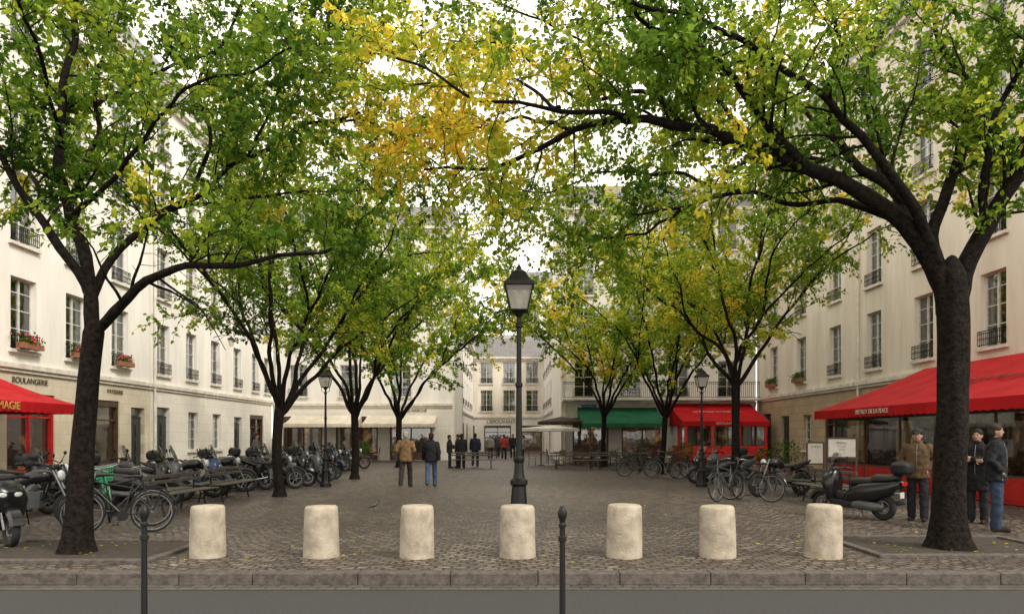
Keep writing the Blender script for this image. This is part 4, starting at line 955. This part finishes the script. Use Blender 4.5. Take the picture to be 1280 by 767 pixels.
def board(label,loc,rz,w,h,z0,words=None):
    o=thing('menu_board',label,'menu board',loc,rz); b=MB()
    for s in(-1,1): b.box((s*w/2,0,(z0+h)/2),(.05,.05,z0+h)); b.box((s*w/2,0,.015),(.05,.4,.03))
    for z in(z0,z0+h): b.box((0,0,z),(w-.05,.045,.05))
    b.build('frame','brown',o,smooth=0); b=MB(); b.box((0,0,z0+h/2),(w-.05,.02,h-.05)); b.build('panel','paper',o,smooth=0)
    if words:
        for i,s in enumerate(words): text(s,.10 if i==0 else .05,'darktxt',o,(0,-.014,z0+h-.14-.09*i),ext=.002)
board('white menu panel in wooden frame beside the terrace',(9.3,20.3,0),-20,.75,.55,1.0,['MENU','Plat du jour','Dessert'])
board('small menu board near the terrace',(9.9,23.5,0),-20,.5,.7,.7,['CARTE'])
def shrub(label,loc,r,h,potr=.25,poth=.4,flowers=False,box=None,name='potted_shrub',cat_='plant',rz=0,n=500,z0=None):
    o=thing(name,label,cat_,loc,rz); b=MB()
    if box: b.box((0,0,box[2]/2),box); 
    else: b.lathe([(0,potr*.7),(.02,potr*.72),(poth-.06,potr),(poth-.05,potr*1.08),(poth,potr*1.08),(poth-.02,potr*.9)],16)
    b.build('planter','terra',o,smooth=30)
    if box: pos=rng.normal(size=(n,3))*np.array([box[0]*.27,box[1]*.35,.09])+np.array([0,0,box[2]+.08])
    else:
        pos=rng.normal(size=(n,3)); pos/=np.linalg.norm(pos,axis=1,keepdims=True); pos*=rng.uniform(.5,1,(n,1))**.5*np.array([r,r,h/2])*(1+.2*rng.normal(size=(n,1)))+0; pos[:,2]+=poth+h/2
    l=leaf_mesh('foliage',pos,rng.normal(size=(n,3)),rng.uniform(.06,.1,n),rng.uniform(0,1,n),'shrub',o)
    if flowers:
        b=MB()
        for p in pos[::9]: b.ell(p+np.array([0,-.05,.05]),(.035,.035,.03),None,6,4)
        b.build('flowers','flower',o)
    return o
shrub('bushy green shrub in terracotta pot by the terrace',(11.0,28.8,0),.5,1.1); shrub('small green shrub in terracotta pot',(10.4,29.6,0),.35,.7)
shrub('bushy shrub in pot beside the cafe',(-6.9,44,0),.5,1.0); shrub('bushy shrub in pot beside the cafe entrance',(-9.3,45.2,0),.45,.9); shrub('clipped shrub in pot near tables',(9.3,38.5,0),.4,.9)
for y in(23.6,26.45,29.4): shrub('window box with pink flowers on an iron railing',(-15.78,y,4.45),0,0,box=(1.1,.2,.18),flowers=True,name='flower_box',cat_='flower box',rz=90,n=260)
for y in(37.3,41.2): shrub('window box with trailing greenery on a railing',(14.78,y,4.4),0,0,box=(1.1,.22,.2),name='flower_box',cat_='flower box',rz=-90,n=420)
def walllamp(loc,rz):
    o=thing('wall_lantern','iron wall lantern on bracket fixed to a facade','wall lantern',loc,rz,'wall lanterns'); b=MB(); b.tube([(0,0,0),(0,-.5,.12),(0,-.95,.1),(0,-.95,-.05)],.02,6); b.tube([(0,0,-.35),(0,-.6,.1)],.014,6); b.build('bracket','iron',o)
    b=MB(); b.lathe([(-.5,.10),(-.15,.17)],6,(0,-.95,0)); b.build('glass','lglass',o,smooth=0); b=MB(); b.lathe([(-.15,.2),(-.1,.2),(.02,.05),(.06,.02)],6,(0,-.95,0)); b.build('lamp_cap','iron',o,smooth=0)
walllamp((-16,38.6,6.9),90); walllamp((15,37.4,6.9),-90)
o=thing('street_sign','blue enamel street name plate on the cafe wall','street sign',(4.7,43.93,3.35)); b=MB(); b.box((0,0,0),(.9,.03,.42)); b.build('plate','bluesign',o,smooth=0); text('PLACE DU MARCHÉ',.085,'whitetxt',o,(0,-.02,.07),ext=.002); text('STE CATHERINE',.085,'whitetxt',o,(0,-.02,-.08),ext=.002)
def pigeon(loc,rz):
    o=thing('pigeon','grey pigeon standing on the cobbles','bird',loc,rz); o.scale=(.85,)*3; b=MB()
    rings=[ring((x,0,z),a,c,12,2) for x,z,a,c in((-.19,.10,.012,.006),(-.12,.115,.03,.02),(-.05,.13,.055,.05),(.02,.145,.06,.06),(.07,.165,.045,.05),(.095,.205,.027,.03),(.105,.235,.024,.027),(.125,.25,.022,.022),(.15,.245,.008,.008),(.172,.238,.003,.003))]
    b.loft(rings); b.build('body','greyp',o,smooth=70); b=MB()
    for s in(-1,1): b.tube([(.01,s*.025,.1),(.0,s*.025,.01),(.04,s*.03,.006)],.005,5)
    b.build('legs','redlens',o)
pigeon((-2.98,15.5,0),30)
